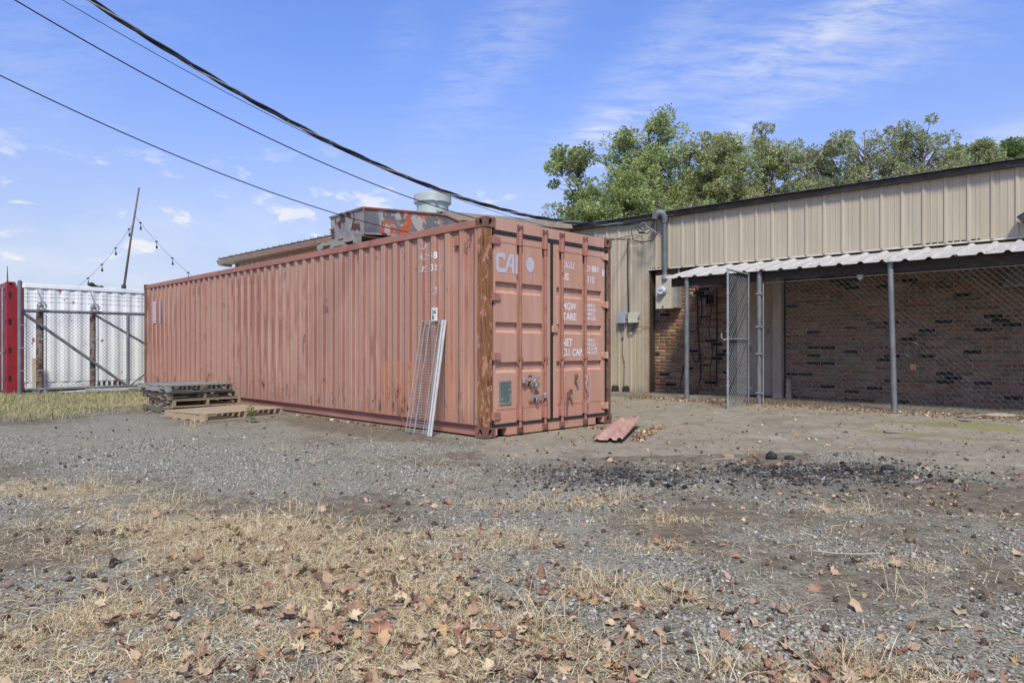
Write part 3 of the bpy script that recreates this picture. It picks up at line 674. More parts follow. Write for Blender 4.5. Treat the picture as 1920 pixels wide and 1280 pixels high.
# writing on the doors
def onr(u0, z0): return lambda u, v: (u0+u, .0105, z0+v)
def W_(txt, u0, z0, w, h, mat, d): lettering(txt, onr(u0, z0), w, h, 'marking', mat, d)
W_('CAXU', 1.375, 2.100, .245, .095, 'letter_faded', dr); W_('US', 1.375, 1.946, .135, .095, 'letter_white', dr)
W_('429', 1.835, 2.096, .135, .088, 'letter_faded', dr); W_('88', 1.995, 2.096, .098, .088, 'letter_white', dr); W_('8', 2.105, 2.096, .042, .088, 'letter_faded', dr)
W_('4310', 1.83, 1.942, .225, .093, 'letter_faded', dr)
W_('MGW', 1.380, 1.555, .285, .098, 'letter_white', dr); W_('TARE', 1.385, 1.420, .28, .098, 'letter_white', dr)
for k, s in enumerate(('30.480KG', '67.200LBS', '3.740KG', '8.245LBS')): W_(s, 1.825, 1.612-.0585*k, .235 if k % 2 == 0 else .262, .046, 'letter_white', dr)
W_('NET', 1.380, 1.078, .205, .100, 'letter_white', dr); W_('CU. CAP.', 1.380, .948, .425, .100, 'letter_white', dr)
for k, s in enumerate(('26.740KG', '58.955LBS', '67.6CU.M', '2.394CU.FT')): W_(s, 1.83+(.03 if k == 2 else 0), 1.138-.0565*k, (.235, .262, .25, .29)[k], .046, 'letter_white', dr)
m = MB(); m.quad((2.232, .0115, 2.06), (2.285, .0115, 2.06), (2.285, .0115, 2.15), (2.232, .0115, 2.15)); m.build('marking', 'letter_faded', dr)
# big faded three-letter logo and disc on the left leaf
def logo(fn, name, mat, d, parts=(0, 1, 2)):
    C = [(.0, .05), (.03, .0), (.19, .0), (.19, .055), (.06, .055), (.055, .07), (.055, .17), (.06, .18), (.15, .18), (.15, .15), (.19, .15), (.19, .235), (.03, .235), (.0, .19)]
    A1 = [(.19, .0), (.215, .0), (.33, .20), (.33, .235), (.29, .235), (.27, .225), (.19, .055)]
    for k, polys in enumerate(([C], [A1, [(.33, .0), (.38, .0), (.38, .235), (.33, .235)], [(.262, .075), (.33, .075), (.33, .12), (.287, .12)]], [[(.41, .0), (.455, .0), (.455, .235), (.41, .235)]])):
        if k not in parts: continue
        m = MB()
        for p in polys: m.quad(*[fn(a, b) for a, b in p])
        me = m.mesh(name, mat)
        bm = bmesh.new(); bm.from_mesh(me); bmesh.ops.triangulate(bm, faces=bm.faces); bm.to_mesh(me); bm.free()
        link(name, me, d)
logo(lambda u, v: (.182+u*.80, .0105, 1.955+v), 'logo', 'logo_blue', dl)
m = MB(); m.disc((.772, .0105, 2.09), 1, .073, 28, .095); m.build('logo_disc', 'logo_blue', dl)
m = MB(); m.quad((.745, .0112, 1.86), (.79, .0112, 1.86), (.795, .0112, 1.99), (.75, .0112, 1.99)); m.build('faded_streak', 'letter_ghost', dl)
# faded writing on the corrugated side (u runs towards the door end, i.e. -y)
def ons(y0, z0): return lambda u, v: (corr(y0-u)-.0035, y0-u, z0+v)
def S_(txt, y0, z0, w, h, mat): lettering(txt, ons(y0, z0), w, h, 'marking', mat, con, [y0-c for c in _cy if 0 < y0-c < w])
S_('CAX', 1.285, 2.325, .24, .085, 'letter_ghost'); S_('429', 1.285, 2.185, .22, .085, 'letter_ghost'); S_('8', .985, 2.185, .06, .09, 'letter_white'); S_('8', 1.05, 2.185, .05, .085, 'letter_ghost')
S_('US', 1.285, 2.03, .14, .085, 'letter_ghost'); S_('3', 1.035, 2.03, .055, .09, 'letter_white'); S_('10', .955, 2.03, .15, .085, 'letter_ghost')
for z in (1.78, 1.72): S_('III', 1.02, z, .09, .05, 'letter_ghost')
for y0, w in ((11.62, .16), (11.20, .17)):
    cuts = [y0-c for c in _cy if 0 < y0-c < w]; m = MB(); us = [0]+sorted(cuts)+[w]; fn = ons(y0, 1.64)
    for a, b in zip(us, us[1:]): m.quad(fn(a, 0), fn(b, 0), fn(b, .52), fn(a, .52))
    m.build('logo', 'logo_ghost', con)
# small side vent near the corner
m = MB(); m.box(.004, INN, .50, .575, 2.30, 2.42); m.prism([(.004, 2.30), (INN, 2.27), (INN, 2.30)], 1, .50, .575); m.build('air_vent', 'rail_paint', con, bevel=.006)
# number plate standing on the rack top against the side
sg = thing('number_sign', 'small white number sign reading 26 and 8 on the container side', 'sign', (0, 0, 0)); sg.location = (-.31, 7.95, 0); sg.rotation_euler = (0, 0, CA)
MB().box(-.004, .012, .895, 1.005, 1.395, 1.56).build('plate', 'white_sign', sg, bevel=.002)
lettering('26', lambda u, v: (-.0055, .995-u, 1.485+v), .088, .055, 'digits', 'ink', sg); lettering('8', lambda u, v: (-.0055, .99-u, 1.412+v), .042, .058, 'digits', 'ink', sg)

# ------------------------------------------------------------------ metal building with brick ground floor
BA = math.atan2(-.668, .744); BLOC = (1.635, 15.5, 0)
bld = thing('metal_building', 'tan metal sided building with brick front under a white awning', 'building', BLOC, BA)
def rib_profile(x0, x1, first, pitch=.3048, h=.024, base=.034, top=.014, minor=True):
    """points (x, outward) of a ribbed sheet"""
    p = [(x0, 0)]; k = math.ceil((x0-first-.06)/pitch)
    ev = []
    while first+k*pitch < x1+.06:
        c = first+k*pitch; ev += [(c-base, 0), (c-top, h), (c+top, h), (c+base, 0)]
        if minor:
            for q in (.105, .20): ev += [(c+q-.012, 0), (c+q-.006, .005), (c+q+.006, .005), (c+q+.012, 0)]
        k += 1
    p += [e for e in ev if x0 < e[0] < x1]+[(x1, 0)]; return p
def wall_sheet(x0, x1, z0, z1, first, y=0):
    m = MB(); P = rib_profile(x0, x1, first)
    for (a, ha), (b, hb) in zip(P, P[1:]): m.quad((a, y-ha, z0), (b, y-hb, z0), (b, y-hb, z1), (a, y-ha, z1))
    return m
FR = .32
xs = [-.7468+.9144*k for k in range(14)]
shared = None
for a, b in zip(xs, xs[1:]):
    if a < 1.5:
        x1 = min(b, 1.56)
        wall_sheet(max(a, -.5), x1-.002, .11, 3.76, FR).build('wall_panel', 'tan_metal', bld)
    if b > 1.56:
        x0 = max(a, 1.56)
        if x0 > 1.9:
            if shared is None: shared = wall_sheet(0, .9124, 2.715, 3.76, FR-xs[3]).mesh('wall_panel', 'tan_metal')
            link('wall_panel', shared, bld, (x0, random.uniform(-.003, .003), 0))
        else: wall_sheet(x0, b-.002, 2.715, 3.76, FR).build('wall_panel', 'tan_metal', bld)
MB().box(1.668, 11.3, -.012, .03, 2.690, 2.714).build('bottom_trim', 'trim_pale', bld)
m = MB(); m.prism([(1.545, -.012), (1.672, -.012), (1.672, .215), (1.664, .215), (1.664, -.004), (1.545, -.004)], 2, .11, 2.712); m.build('corner_trim', 'tan_trim', bld)
MB().box(1.674, 1.70, .03, .23, .11, 2.71).build('jamb', 'dark_wood', bld)
MB().box(-.3, 11.3, -.115, .02, 3.745, 3.835).build('eave_fascia', 'eave_dark', bld, bevel=.004)
# right wing roof: ribbed sheets over the eave
rs = None
for k in range(13):
    x0 = -.35+.9144*k
    if rs is None:
        m = MB(); P = rib_profile(0, .913, .1524, minor=False, h=.038, base=.045, top=.018)
        for (a, ha), (b, hb) in zip(P, P[1:]): m.quad((a, -.17, 3.842+ha), (b, -.17, 3.842+hb), (b, 8, 4.50+hb), (a, 8, 4.50+ha))
        m.quad(*[(a, -.17, 3.842+h) for a, h in P], (.913, -.17, 3.836), (0, -.17, 3.836))
        rs = m.mesh('roof_panel', 'roof_edge_dark')
    link('roof_panel', rs, bld, (x0, random.uniform(-.015, .015), random.uniform(0, .003)))
MB().box(-.3, 11.3, 7.9, 8.0, .1, 4.45).build('rear_wall', 'tan_metal', bld)
MB().box(11.3, 11.4, -.1, 8.0, .1, 3.8).build('end_wall', 'tan_metal', bld)
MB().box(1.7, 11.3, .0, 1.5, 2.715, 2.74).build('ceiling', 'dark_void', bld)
# brick front, recessed behind the upper wall
def brick_front():
    wall = MB(); wall.box(1.70, 3.33, .212, .42, .10, 2.71); wall.box(4.45, 11.3, .212, .42, .10, 2.71)
    bw = wall.build('brick_wall', 'mortar', bld)
    var = []
    for k in range(5):
        m = MB(); r = random.Random(k); j = lambda: r.uniform(-.06, .06)
        m.box(-.5, .5, 0, 1, -.5, .5)
        m.v = [(x+(.02*j()), y+(0 if y else .6*abs(j())), z+.8*j()*.3) for x, y, z in m.v]
        var.append(m.mesh('brick', 'brick_each', bevel=.035))
    reds = [(.27, .155, .105), (.31, .18, .12), (.25, .135, .095), (.30, .205, .14), (.34, .24, .165), (.27, .17, .125), (.30, .215, .165), (.32, .15, .10), (.24, .20, .16), (.20, .15, .12), (.17, .10, .075)]
    tans = [(.36, .235, .135), (.33, .20, .115), (.40, .27, .16), (.28, .15, .09), (.30, .115, .07)]
    L = []
    L0 = .254; course = .0695
    for s0, s1 in ((1.70, 3.33), (4.45, 11.28)):
        n = int((2.71-.125)/course)
        for r in range(n):
            z = .125+course*(r+.5); x = s0-(L0*(.5 if r % 2 else 0)+random.uniform(0, .03) if True else 0)
            while x < s1:
                a, b = max(x, s0), min(x+L0, s1); x += L0
                if b-a < .05: continue
                u = random.random()
                dark = u < .075
                pal = tans if (s0 < 4 and random.random() < .7) else reds
                c = np.array((.024, .022, .021) if dark else np.array(random.choice(pal))*np.array((.70, .63, .54)))*random.uniform(.75, 1.2)
                if not dark and random.random() < .025: c = np.array((.30, .10, .07))
                L.append(((a+b)/2, z, b-a-.014, course-.012, tuple(c), random.uniform(-.003, .004)))
    def size(q):
        x, z = q[0], q[1]; X = BLOC[0]+.744*x+.668*.2; Y = BLOC[1]-.668*x+.744*.2
        px = 960+1280*X/Y
        return -1 if px > 1925 else q[2]/Y*(.744+.668*X/Y)
    L.sort(key=size, reverse=True)
    for q in L[:300]:
        o = bpy.data.objects.new('brick', random.choice(var)); COL.objects.link(o); o.parent = bw
        o.location = (q[0], .2+q[5], q[1]); o.scale = (q[2], .03, q[3]); o.color = (*q[4], 1)
    V, F, T = [], [], []
    for q in L[300:]:
        i = len(V); x, z, w, h, c, dy = q; y = .2+dy; e = .004
        jz = [random.uniform(-.003, .003) for _ in range(4)]
        V += [(x-w/2, .225, z-h/2), (x+w/2, .225, z-h/2), (x+w/2, .225, z+h/2), (x-w/2, .225, z+h/2)]
        V += [(x-w/2, y+e, z-h/2+jz[0]), (x+w/2, y+e, z-h/2+jz[1]), (x+w/2, y+e, z+h/2+jz[2]), (x-w/2, y+e, z+h/2+jz[3])]
        V += [(x-w/2+e, y, z-h/2+e+jz[0]), (x+w/2-e, y, z-h/2+e+jz[1]), (x+w/2-e, y, z+h/2-e+jz[2]), (x-w/2+e, y, z+h/2-e+jz[3])]
        for a in (0, 4): F += [(i+a+k, i+a+(k+1) % 4, i+a+4+(k+1) % 4, i+a+4+k) for k in range(4)]
        F.append((i+8, i+9, i+10, i+11)); T += [c]*12
    o = link('bricks', np_mesh('bricks', V, F, 'brick_many', np.array(T)), bw); o['kind'] = 'stuff'
brick_front()
MB().box(1.70, 11.3, .10, .212, .02, .128).build('footing', 'concrete', bld, bevel=.006)
# door bay: dark gap, beige door and timber post
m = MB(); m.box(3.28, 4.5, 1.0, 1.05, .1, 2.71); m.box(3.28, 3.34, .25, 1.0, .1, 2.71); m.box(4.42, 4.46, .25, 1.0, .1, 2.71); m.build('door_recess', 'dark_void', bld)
MB().box(3.50, 4.235, .235, .275, .155, 2.45).build('door', 'door_beige', bld, bevel=.003)
MB().box(4.245, 4.405, .10, .26, .12, 2.62).build('door_post', 'frame_wood', bld, bevel=.006)
MB().box(3.33, 4.24, .20, .26, 2.455, 2.69).build('door_head', 'dark_wood', bld)
m = MB(); m.prism([(4.47, .12), (4.57, .12), (4.55, .44), (4.49, .50)], 1, .15, .185); m.build('scrap_board', 'frame_wood', bld)
# left wing
LA = math.atan2(-.6896, .7243)
Wm = Matrix.Translation((-1.275, 12.75, 0)) @ Matrix.Rotation(LA, 4, 'Z')
Bm = Matrix.Translation(BLOC) @ Matrix.Rotation(BA, 4, 'Z')
Rel = Bm.inverted() @ Wm
def wing(o): o.matrix_local = Rel; return o
lsh = None
for k in range(11):
    x0 = -.30-.9144*(k+1); x1 = x0+.9124
    x0 = max(x0, -9.42)
    wing(wall_sheet(x0, x1, .0, 3.47, -.30-.1524, .36).build('wall_panel', 'tan_metal', bld))
m = MB()
for k in range(5): m.box(-.31, -.27, .36+.9*k, 1.255+.9*k, 0, 3.50+.075*k)
wing(m.build('end_wall', 'tan_metal', bld))
wing(MB().box(-9.43, -9.38, .36, 8, 0, 3.6).build('end_wall', 'tan_metal', bld))
wing(MB().box(-9.44, -9.36, .30, .38, 0, 3.47).build('corner_trim', 'tan_trim', bld))
wing(MB().box(-9.75, -.05, .02, .36, 3.465, 3.49).build('soffit', 'soffit', bld))
m = MB(); m.prism([(.0, 3.58), (-.03, 3.56), (.02, 3.46), (.05, 3.455), (.05, 3.58)], 0, -9.93, .0); wing(m.build('gutter', 'soffit', bld))
m = MB(); m.prism([(.0, 3.58), (.04, 3.42), (.36, 3.40), (.38, 3.60)], 0, -9.93, -9.75); wing(m.build('gutter_end', 'vent_metal', bld, bevel=.01))
m = MB(); m.prism([(0, 3.47), (4.2, 3.80), (4.2, 3.94), (0, 3.60)], 0, -.03, .0); wing(m.build('rake_trim', 'tan_trim', bld))
m = MB(); m.prism([(.3, 3.40), (4.1, 3.70), (4.1, 3.79), (.3, 3.47)], 0, -.27, -.12); wing(m.build('rake_soffit', 'soffit', bld))
rs = None
for k in range(11):
    x1 = -.9144*k; w = .913 if k < 10 else .77
    m = MB(); P = rib_profile(0, w, .1524, minor=False, h=.036, base=.02, top=.012)
    for (a, ha), (b, hb) in zip(P, P[1:]): m.quad((a, -.03, 3.60+ha), (b, -.03, 3.60+hb), (b, 8, 4.24+hb), (a, 8, 4.24+ha))
    if rs is None or k == 10: rs = m.mesh('roof_panel', 'roof_metal')
    o = link('roof_panel', rs, bld); o.matrix_local = Rel @ Matrix.Translation((x1-w, 0, 0))
# roof vent
vp = (-2.0, 17.2)
vent = thing('roof_vent', 'round pale grey roof vent with wide drum cap', 'vent', (vp[0], vp[1], 3.9), 0)
o = MB().lathe([(.40, -.1), (.40, .82)], 40).build('stack', 'vent_metal', vent); smooth_by_angle(o)
o = MB().lathe([(.41, .78), (.47, .79), (.47, .98), (.45, 1.0), (.28, 1.05), (.04, 1.11), (.0, 1.115)], 40).build('cap', 'vent_metal', vent); smooth_by_angle(o, 25)
MB().box(.10, .20, -.475, -.44, .77, .80).build('cap_clip', 'vent_metal', vent)
m = MB(); m.prism([(-.1, .0), (.0, .11), (.05, .12), (.62, .02), (.62, .0)], 1, -.9, -.5); m.build('flashing', 'awning_metal', vent)

# ------------------------------------------------------------------ awning in front of the brick
aw = thing('awning', 'white corrugated metal awning on grey pipe posts along the building', 'awning', BLOC, BA)
slope = math.atan2(.33, 1.5); ln = math.hypot(1.5, .33)
P = rib_profile(0, .905, .286, pitch=.30, minor=False, h=.030, base=.05, top=.016)
m = MB()
for (a, ha), (b, hb) in zip(P, P[1:]): m.quad((a, -ln, ha), (b, -ln, hb), (b, 0, hb), (a, 0, ha))
ash = m.mesh('roof_sheet', 'awning_metal')
x = 2.889
while x < 11:
    o = link('roof_sheet', ash, aw, (x, .03+random.uniform(-.01, .01), 2.655+random.uniform(-.004, .006)), (slope+random.uniform(-.004, .004), 0, random.uniform(-.004, .004))); x += .90
MB().box(2.95, 11.1, -1.36, -1.32, 2.175, 2.325).build('front_beam', 'dark_wood', aw, bevel=.004)
MB().box(2.95, 11.1, -.04, -.0, 2.50, 2.62).build('ledger', 'dark_wood', aw)
for k in range(9):
    xx = 2.99+k*1.0; m = MB(); m.prism([(-1.31, 2.29), (-.05, 2.565), (-.05, 2.625), (-1.31, 2.345)], 0, xx, xx+.04); m.build('rafter', 'dark_wood', aw)
def gz(lx, ly):
    X = BLOC[0]+.744*lx+.668*ly; Y = BLOC[1]-.668*lx+.744*ly; return float(height(X, Y))
for xx, lean in ((3.28, 0), (4.60, 0), (6.59, .03), (8.70, 0), (10.8, 0)):
    o = MB().tube([(xx+lean, -1.40, gz(xx, -1.4)-.1), (xx-lean, -1.40, 2.335)], .042, 14).build('post', 'galvanized_dark', aw, smooth=False); smooth_by_angle(o)
MB().tube([(6.59-.022, -1.40, 2.232), (6.59-.022, -1.40, 2.240)], .0445, 14).build('post_band', 'dark_void', aw)

# ------------------------------------------------------------------ chain link
def chain(x0, x1, z0, z1, pitch=.085, r=.0021):
    m = MB(); n = int((x1-x0+z1-z0)/pitch)+2
    for k in range(n):
        for s in (1, -1):
            # line  x - s*z = c
            c = (x0-z1 if s > 0 else x0+z0)+k*pitch
            za, zb = z0, z1; xa, xb = c+s*za, c+s*zb
            (xa, za), (xb, zb) = sorted(((xa, za), (xb, zb)))
            if xb <= x0 or xa >= x1: continue
            if xa < x0: za += (x0-xa)/(xb-xa)*(zb-za); xa = x0
            if xb > x1: zb -= (xb-x1)/(xb-xa)*(zb-za); xb = x1
            if xb-xa < .02: continue
            m.tube([(xa, s*r*.7, za), (xb, s*r*.7, zb)], r, 3, False)
    return m
fn = thing('chain_link_fence', 'chain link fence hung between the awning posts before the brick wall', 'fence', BLOC, BA)
chain(4.68, 11.0, .15, 2.14).build('mesh', 'chain_wire', fn, loc=(0, -1.42, 0))
MB().tube([(4.68, -1.42, 2.13), (11, -1.42, 2.16)], .006, 6).build('top_wire', 'chain_wire', fn)
o = MB().tube([(4.675, -1.42, .12), (4.675, -1.42, 2.12)], .009, 6).build('tension_bar', 'galvanized', fn)
for z in (.30, .95, 1.40, 1.95):
    MB().box(4.56, 4.69, -1.452, -1.44, z, z+.022).build('tension_band', 'galvanized', fn)
gt = thing('chain_link_gate', 'open galvanized chain link walk gate swung out toward the yard', 'gate', (BLOC[0]+.744*4.44-.668*1.42, BLOC[1]-.668*4.44-.744*1.42, 0), BA-R(87))
def gpost(x, mat='galvanized'):
    o = MB().tube([(x, 0, .10), (x, 0, 2.31)], .018, 10).build('frame_post', mat, gt); smooth_by_angle(o)
gpost(.04, 'galvanized_dark'); gpost(.95)
for z in (.11, 1.20, 2.29):
    o = MB().tube([(.04, 0, z), (.95, 0, z)],   .016 if z != 1.20 else .014, 8).build('frame_rail', 'galvanized', gt); smooth_by_angle(o)
chain(.06, .93, .12, 2.25, .078, .0024).build('mesh', 'wire_bright', gt, loc=(0, -.02, 0))
MB().tube([(.95, -.02, 1.20), (1.02, -.04, 1.18), (1.05, -.06, 1.22), (1.05, -.06, 1.29)], .010, 6).build('latch_fork', 'wire_bright', gt)
for z in (.45, .95, 1.30, 1.90): MB().tube([(.95, 0, z), (.95, 0, z+.03)], .027, 10).build('tie_clip', 'galvanized', gt)
for z in (.35, 1.10): MB().box(-.06, .05, -.03, .03, z, z+.05).build('hinge', 'galvanized_dark', gt, bevel=.004)
for z in (.55, .85, 1.55, 1.8): MB().tube([(.04, 0, z), (.04, 0, z+.025)], .027, 8).build('tie_clip', 'galvanized_dark', gt)

# ------------------------------------------------------------------ electrics on the tan wall
mast = thing('service_mast', 'grey conduit mast with weatherhead above the meter box', 'mast', BLOC, BA)
o = MB().tube([(2.115, -.10, 2.50), (2.105, -.10, 3.70)], .047, 16).build('conduit', 'mast_grey', mast); smooth_by_angle(o)
o = MB().tube([(2.115, -.10, 2.47), (2.115, -.10, 2.56)], .066, 16).build('coupling', 'galvanized', mast); smooth_by_angle(o)
o = MB().tube([(2.105, -.10, 3.62), (2.105, -.11, 3.74), (2.08, -.14, 3.81), (2.02, -.18, 3.83), (1.96, -.21, 3.77), (1.945, -.215, 3.70)], [.062, .075, .085, .085, .075, .062], 14).build('weatherhead', 'mast_grey', mast); smooth_by_angle(o, 60)
MB().tube([(1.945, -.216, 3.703), (1.944, -.218, 3.695)], .05, 12).build('opening', 'dark_void', mast)
for k, pts in enumerate(([(1.95, -.22, 3.71), (1.93, -.26, 3.52), (1.80, -.26, 3.42), (1.62, -.26, 3.46), (1.50, -.28, 3.62)],
                         [(1.96, -.22, 3.70), (1.86, -.24, 3.52), (1.68, -.24, 3.50), (1.55, -.26, 3.62)],
                         [(2.0, -.22, 3.70), (2.03, -.28, 3.40), (1.95, -.30, 3.26), (1.70, -.28, 3.25), (1.45, -.26, 3.32), (1.40, -.26, 3.56)])):
    q = MB().tube([Vector(p) for p in pts], .011, 6).build('drip_loop', 'black_cable', mast); smooth_by_angle(q, 80)
MB().tube([(1.60, -.26, 3.46), (1.72, -.26, 3.45)], .022, 8).build('splice', 'black_cable', mast)
for xx in (1.98, 2.34): MB().box(xx, xx+.03, .03, .06, 2.45, 2.69).build('support_strut', 'galvanized', mast)
mt = thing('electric_meter_box', 'pale electric meter box with round glass meter on the brick', 'meter box', BLOC, BA)
MB().box(1.895, 2.245, -.10, .10, 1.865, 2.555).build('cabinet', 'meter_box', mt, bevel=.006)
MB().box(2.246, 2.335, -.02, .20, 1.88, 2.54).build('side_box', 'hood_grey', mt, bevel=.004)
MB().box(1.90, 2.30, .10, .2, 1.9, 2.5).build('backing', 'hood_grey', mt)
def dial(r0, r1, y0, y1, name, mat):
    m = MB(); n = 24
    ring = lambda r, y: [(2.065+r*math.cos(2*math.pi*j/n), y, 2.235+r*math.sin(2*math.pi*j/n)) for j in range(n)]
    a, b = ring(r0, y0), ring(r1, y1)
    for j in range(n): m.quad(a[j], a[(j+1) % n], b[(j+1) % n], b[j])
    m.quad(*b); o = m.build(name, mat, mt); smooth_by_angle(o)
dial(.098, .095, -.10, -.135, 'meter_ring', 'galvanized'); dial(.088, .074, -.135, -.21, 'meter_glass', 'meter_glass')
MB().box(2.02, 2.11, -.212, -.2105, 2.215, 2.255).build('meter_label', 'meter_blue', mt)
MB().box(2.05, 2.075, -.112, -.10, 1.875, 1.93).build('hasp', 'casting_rust', mt)
for nm, x0, x1, mat, lab in (('junction_box', .985, 1.165, 'grey_box', 'blue grey junction box on the tan wall'), ('junction_box', 1.255, 1.47, 'beige_box', 'beige telephone junction box on the tan wall')):
    t_ = thing(nm, lab, 'junction box', BLOC, BA)
    MB().box(x0, x1, -.13, -.034, 1.60, 1.805).build('body', mat, t_, bevel=.008)
    MB().box(x0-.006, x1+.006, -.14, -.131, 1.594, 1.811).build('cover', mat, t_, bevel=.003)
    MB().box(x1+.007, x1+.02, -.12, -.06, 1.68, 1.74).build('latch', 'hood_grey', t_)
cb = thing('phone_cable', 'black phone cable down the tan wall to the junction boxes', 'cable', BLOC, BA)
MB().tube([(1.19, -.045, 3.38), (1.195, -.05, 2.6), (1.21, -.05, 1.9), (1.20, -.06, 1.50), (1.24, -.08, 1.42), (1.33, -.09, 1.43), (1.38, -.09, 1.52), (1.36, -.09, 1.60)], .013, 6).build('riser', 'black_cable', cb)
for p in ([(1.19, -.05, 3.38), (1.3, -.08, 3.46), (1.45, -.08, 3.45), (1.55, -.07, 3.40), (1.60, -.05, 3.22)], [(1.19, -.05, 3.37), (1.40, -.07, 3.40), (1.56, -.07, 3.42)],
          [(1.40, -.09, 1.58), (1.43, -.09, 1.50), (1.34, -.09, 1.45)], [(1.03, -.09, 1.60), (.99, -.09, 1.54), (1.05, -.09, 1.53), (1.07, -.09, 1.60)],
          [(1.4, -.08, 1.5), (1.6, -.05, 1.52), (1.72, .0, 1.49)], [(1.06, -.045, 1.2), (1.05, -.045, .95), (1.10, -.045, .75), (1.09, -.045, .25)]):
    MB().tube(p, .0055, 5).build('stray_wire', 'black_cable', cb)
MB().box(1.03, 1.085, -.06, -.034, 1.28, 1.36).box(1.085, 1.11, -.05, -.034, .78, .84).build('clip', 'hood_grey', cb, bevel=.008)
cb2 = thing('hanging_hose', 'black hoses and cables hanging on the brick beside the first post', 'hose', BLOC, BA)
for p, r in (([(2.55, .10, 2.30), (2.70, .05, 2.27), (2.83, .04, 2.05), (2.86, .04, 1.75), (2.78, .05, 1.48), (2.62, .07, 1.38), (2.52, .08, 1.50)], .014),
             ([(2.72, .12, 2.18), (2.73, .12, 1.6), (2.77, .12, 1.0), (2.79, .12, .72), (2.82, .05, .45), (2.76, -.05, .18), (2.60, -.1, .13)], .018),
             ([(2.98, .12, 2.1), (3.02, .12, 1.8), (2.98, .11, 1.4), (3.05, .12, 1.0), (3.0, .10, .6), (3.04, .1, .25)], .010),
             ([(2.50, .08, .95), (2.44, .05, .6), (2.40, .0, .3), (2.5, -.1, .16)], .012), ([(2.62, .1, 1.0), (2.66, .1, .80), (2.74, .1, .78), (2.76, .1, .9)], .012),
             ([(2.95, .05, 2.42), (3.15, .1, 2.33), (3.5, .15, 2.28)], .012), ([(3.12, .15, 2.25), (3.12, .16, 1.4), (3.11, .16, .3)], .016)):
    pts = [Vector(q) for q in p]; fine = []
    for i in range(len(pts)-1):                                      # Catmull-Rom
        p0, p1, p2, p3 = pts[max(i-1, 0)], pts[i], pts[i+1], pts[min(i+2, len(pts)-1)]
        for s in (0, .25, .5, .75): fine.append(.5*((2*p1)+(p2-p0)*s+(2*p0-5*p1+4*p2-p3)*s*s+(3*p1-p0-3*p2+p3)*s**3))
    MB().tube(fine+[pts[-1]], r, 6).build('hose', 'black_cable', cb2)
m = MB()
for xx in (2.90, 2.95, 3.0): m.box(xx, xx+.022, .12, .195, 1.92+random.uniform(0, .05), 2.12)
m.build('clamp', 'black_cable', cb2)
hd = thing('wall_hood', 'grey sloped metal hood high on the brick wall at the right edge', 'hood', BLOC, BA)
m = MB(); a, b = [(7.74, .19, 1.99), (9.2, .19, 1.99), (9.1, .19, 2.34), (7.86, .19, 2.34)], [(7.80, -.28, 1.97), (9.14, -.28, 1.97), (9.08, -.02, 2.34), (7.90, -.02, 2.34)]
m.v = a+b; m.f = [(4, 5, 6, 7), (0, 1, 5, 4), (1, 2, 6, 5), (2, 3, 7, 6), (3, 0, 4, 7)]; m.build('shell', 'hood_grey', hd)
MB().box(7.80, 9.14, -.285, -.27, 1.955, 1.975).build('hem', 'hood_grey', hd)
sk = tag(MB().lathe([(.018, 0), (.03, .012), (.05, .07), (.045, .085), (.02, .09)], 12).build('lamp_socket', 'white_sign', None, loc=(BLOC[0]+.744*6.12-.668*1.28, BLOC[1]-.668*6.12-.744*1.28, 2.10)), 'white lamp socket hanging under the awning beam', 'lamp')
fl = thing('flood_light', 'dark flood light on the tan wall at the right edge', 'light', BLOC, BA)
MB().prism([(7.96, 2.97), (8.10, 3.06), (8.28, 2.90), (8.10, 2.80)], 1, -.22, -.08).build('housing', 'eave_dark', fl, bevel=.006)
MB().box(8.08, 8.12, -.09, .0, 2.9, 2.95).build('arm', 'eave_dark', fl); MB().prism([(7.955, 2.975), (8.10, 3.068), (8.105, 3.08), (7.95, 2.985)], 1, -.24, -.07).build('visor', 'galvanized', fl)
wr = thing('wire_coil', 'rusty wire coil with a hanging weight on the chain link', 'wire', (BLOC[0]+.744*6.85-.668*1.45, BLOC[1]-.668*6.85-.744*1.45, 0), BA)
MB().tube([(.095*math.cos(a)*(1+.06*math.sin(3*a)), 0, 1.03+.11*math.sin(a)) for a in np.linspace(0, 2*math.pi, 25)], .008, 5, False).build('loop', 'black_cable', wr)
MB().tube([(.02, 0, 1.14), (.02, 0, .82)], .005, 5).build('cord', 'black_cable', wr)
MB().box(-.02, .055, -.02, .02, .73, .82).build('weight', 'casting_rust', wr, bevel=.006)
for xx, s in ((.95, .085), (1.22, .08)):
    m = MB().lathe([(s, 0), (s*1.05, .04), (s*.9, .12), (s*.55, .15), (0, .155)], 9); m.v = [(x+random.uniform(-.012, .012), y+random.uniform(-.012, .012), z) for x, y, z in m.v]
    o = m.build('roof_boot', 'gasket', None, loc=(BLOC[0]+.744*xx-.668*.17, BLOC[1]-.668*xx-.744*.17, .105))
    tag(o, 'black rubber lump at the wall foot, ' + ('nearer the container' if xx < 1 else 'nearer the brick bay'), 'rubber cap')

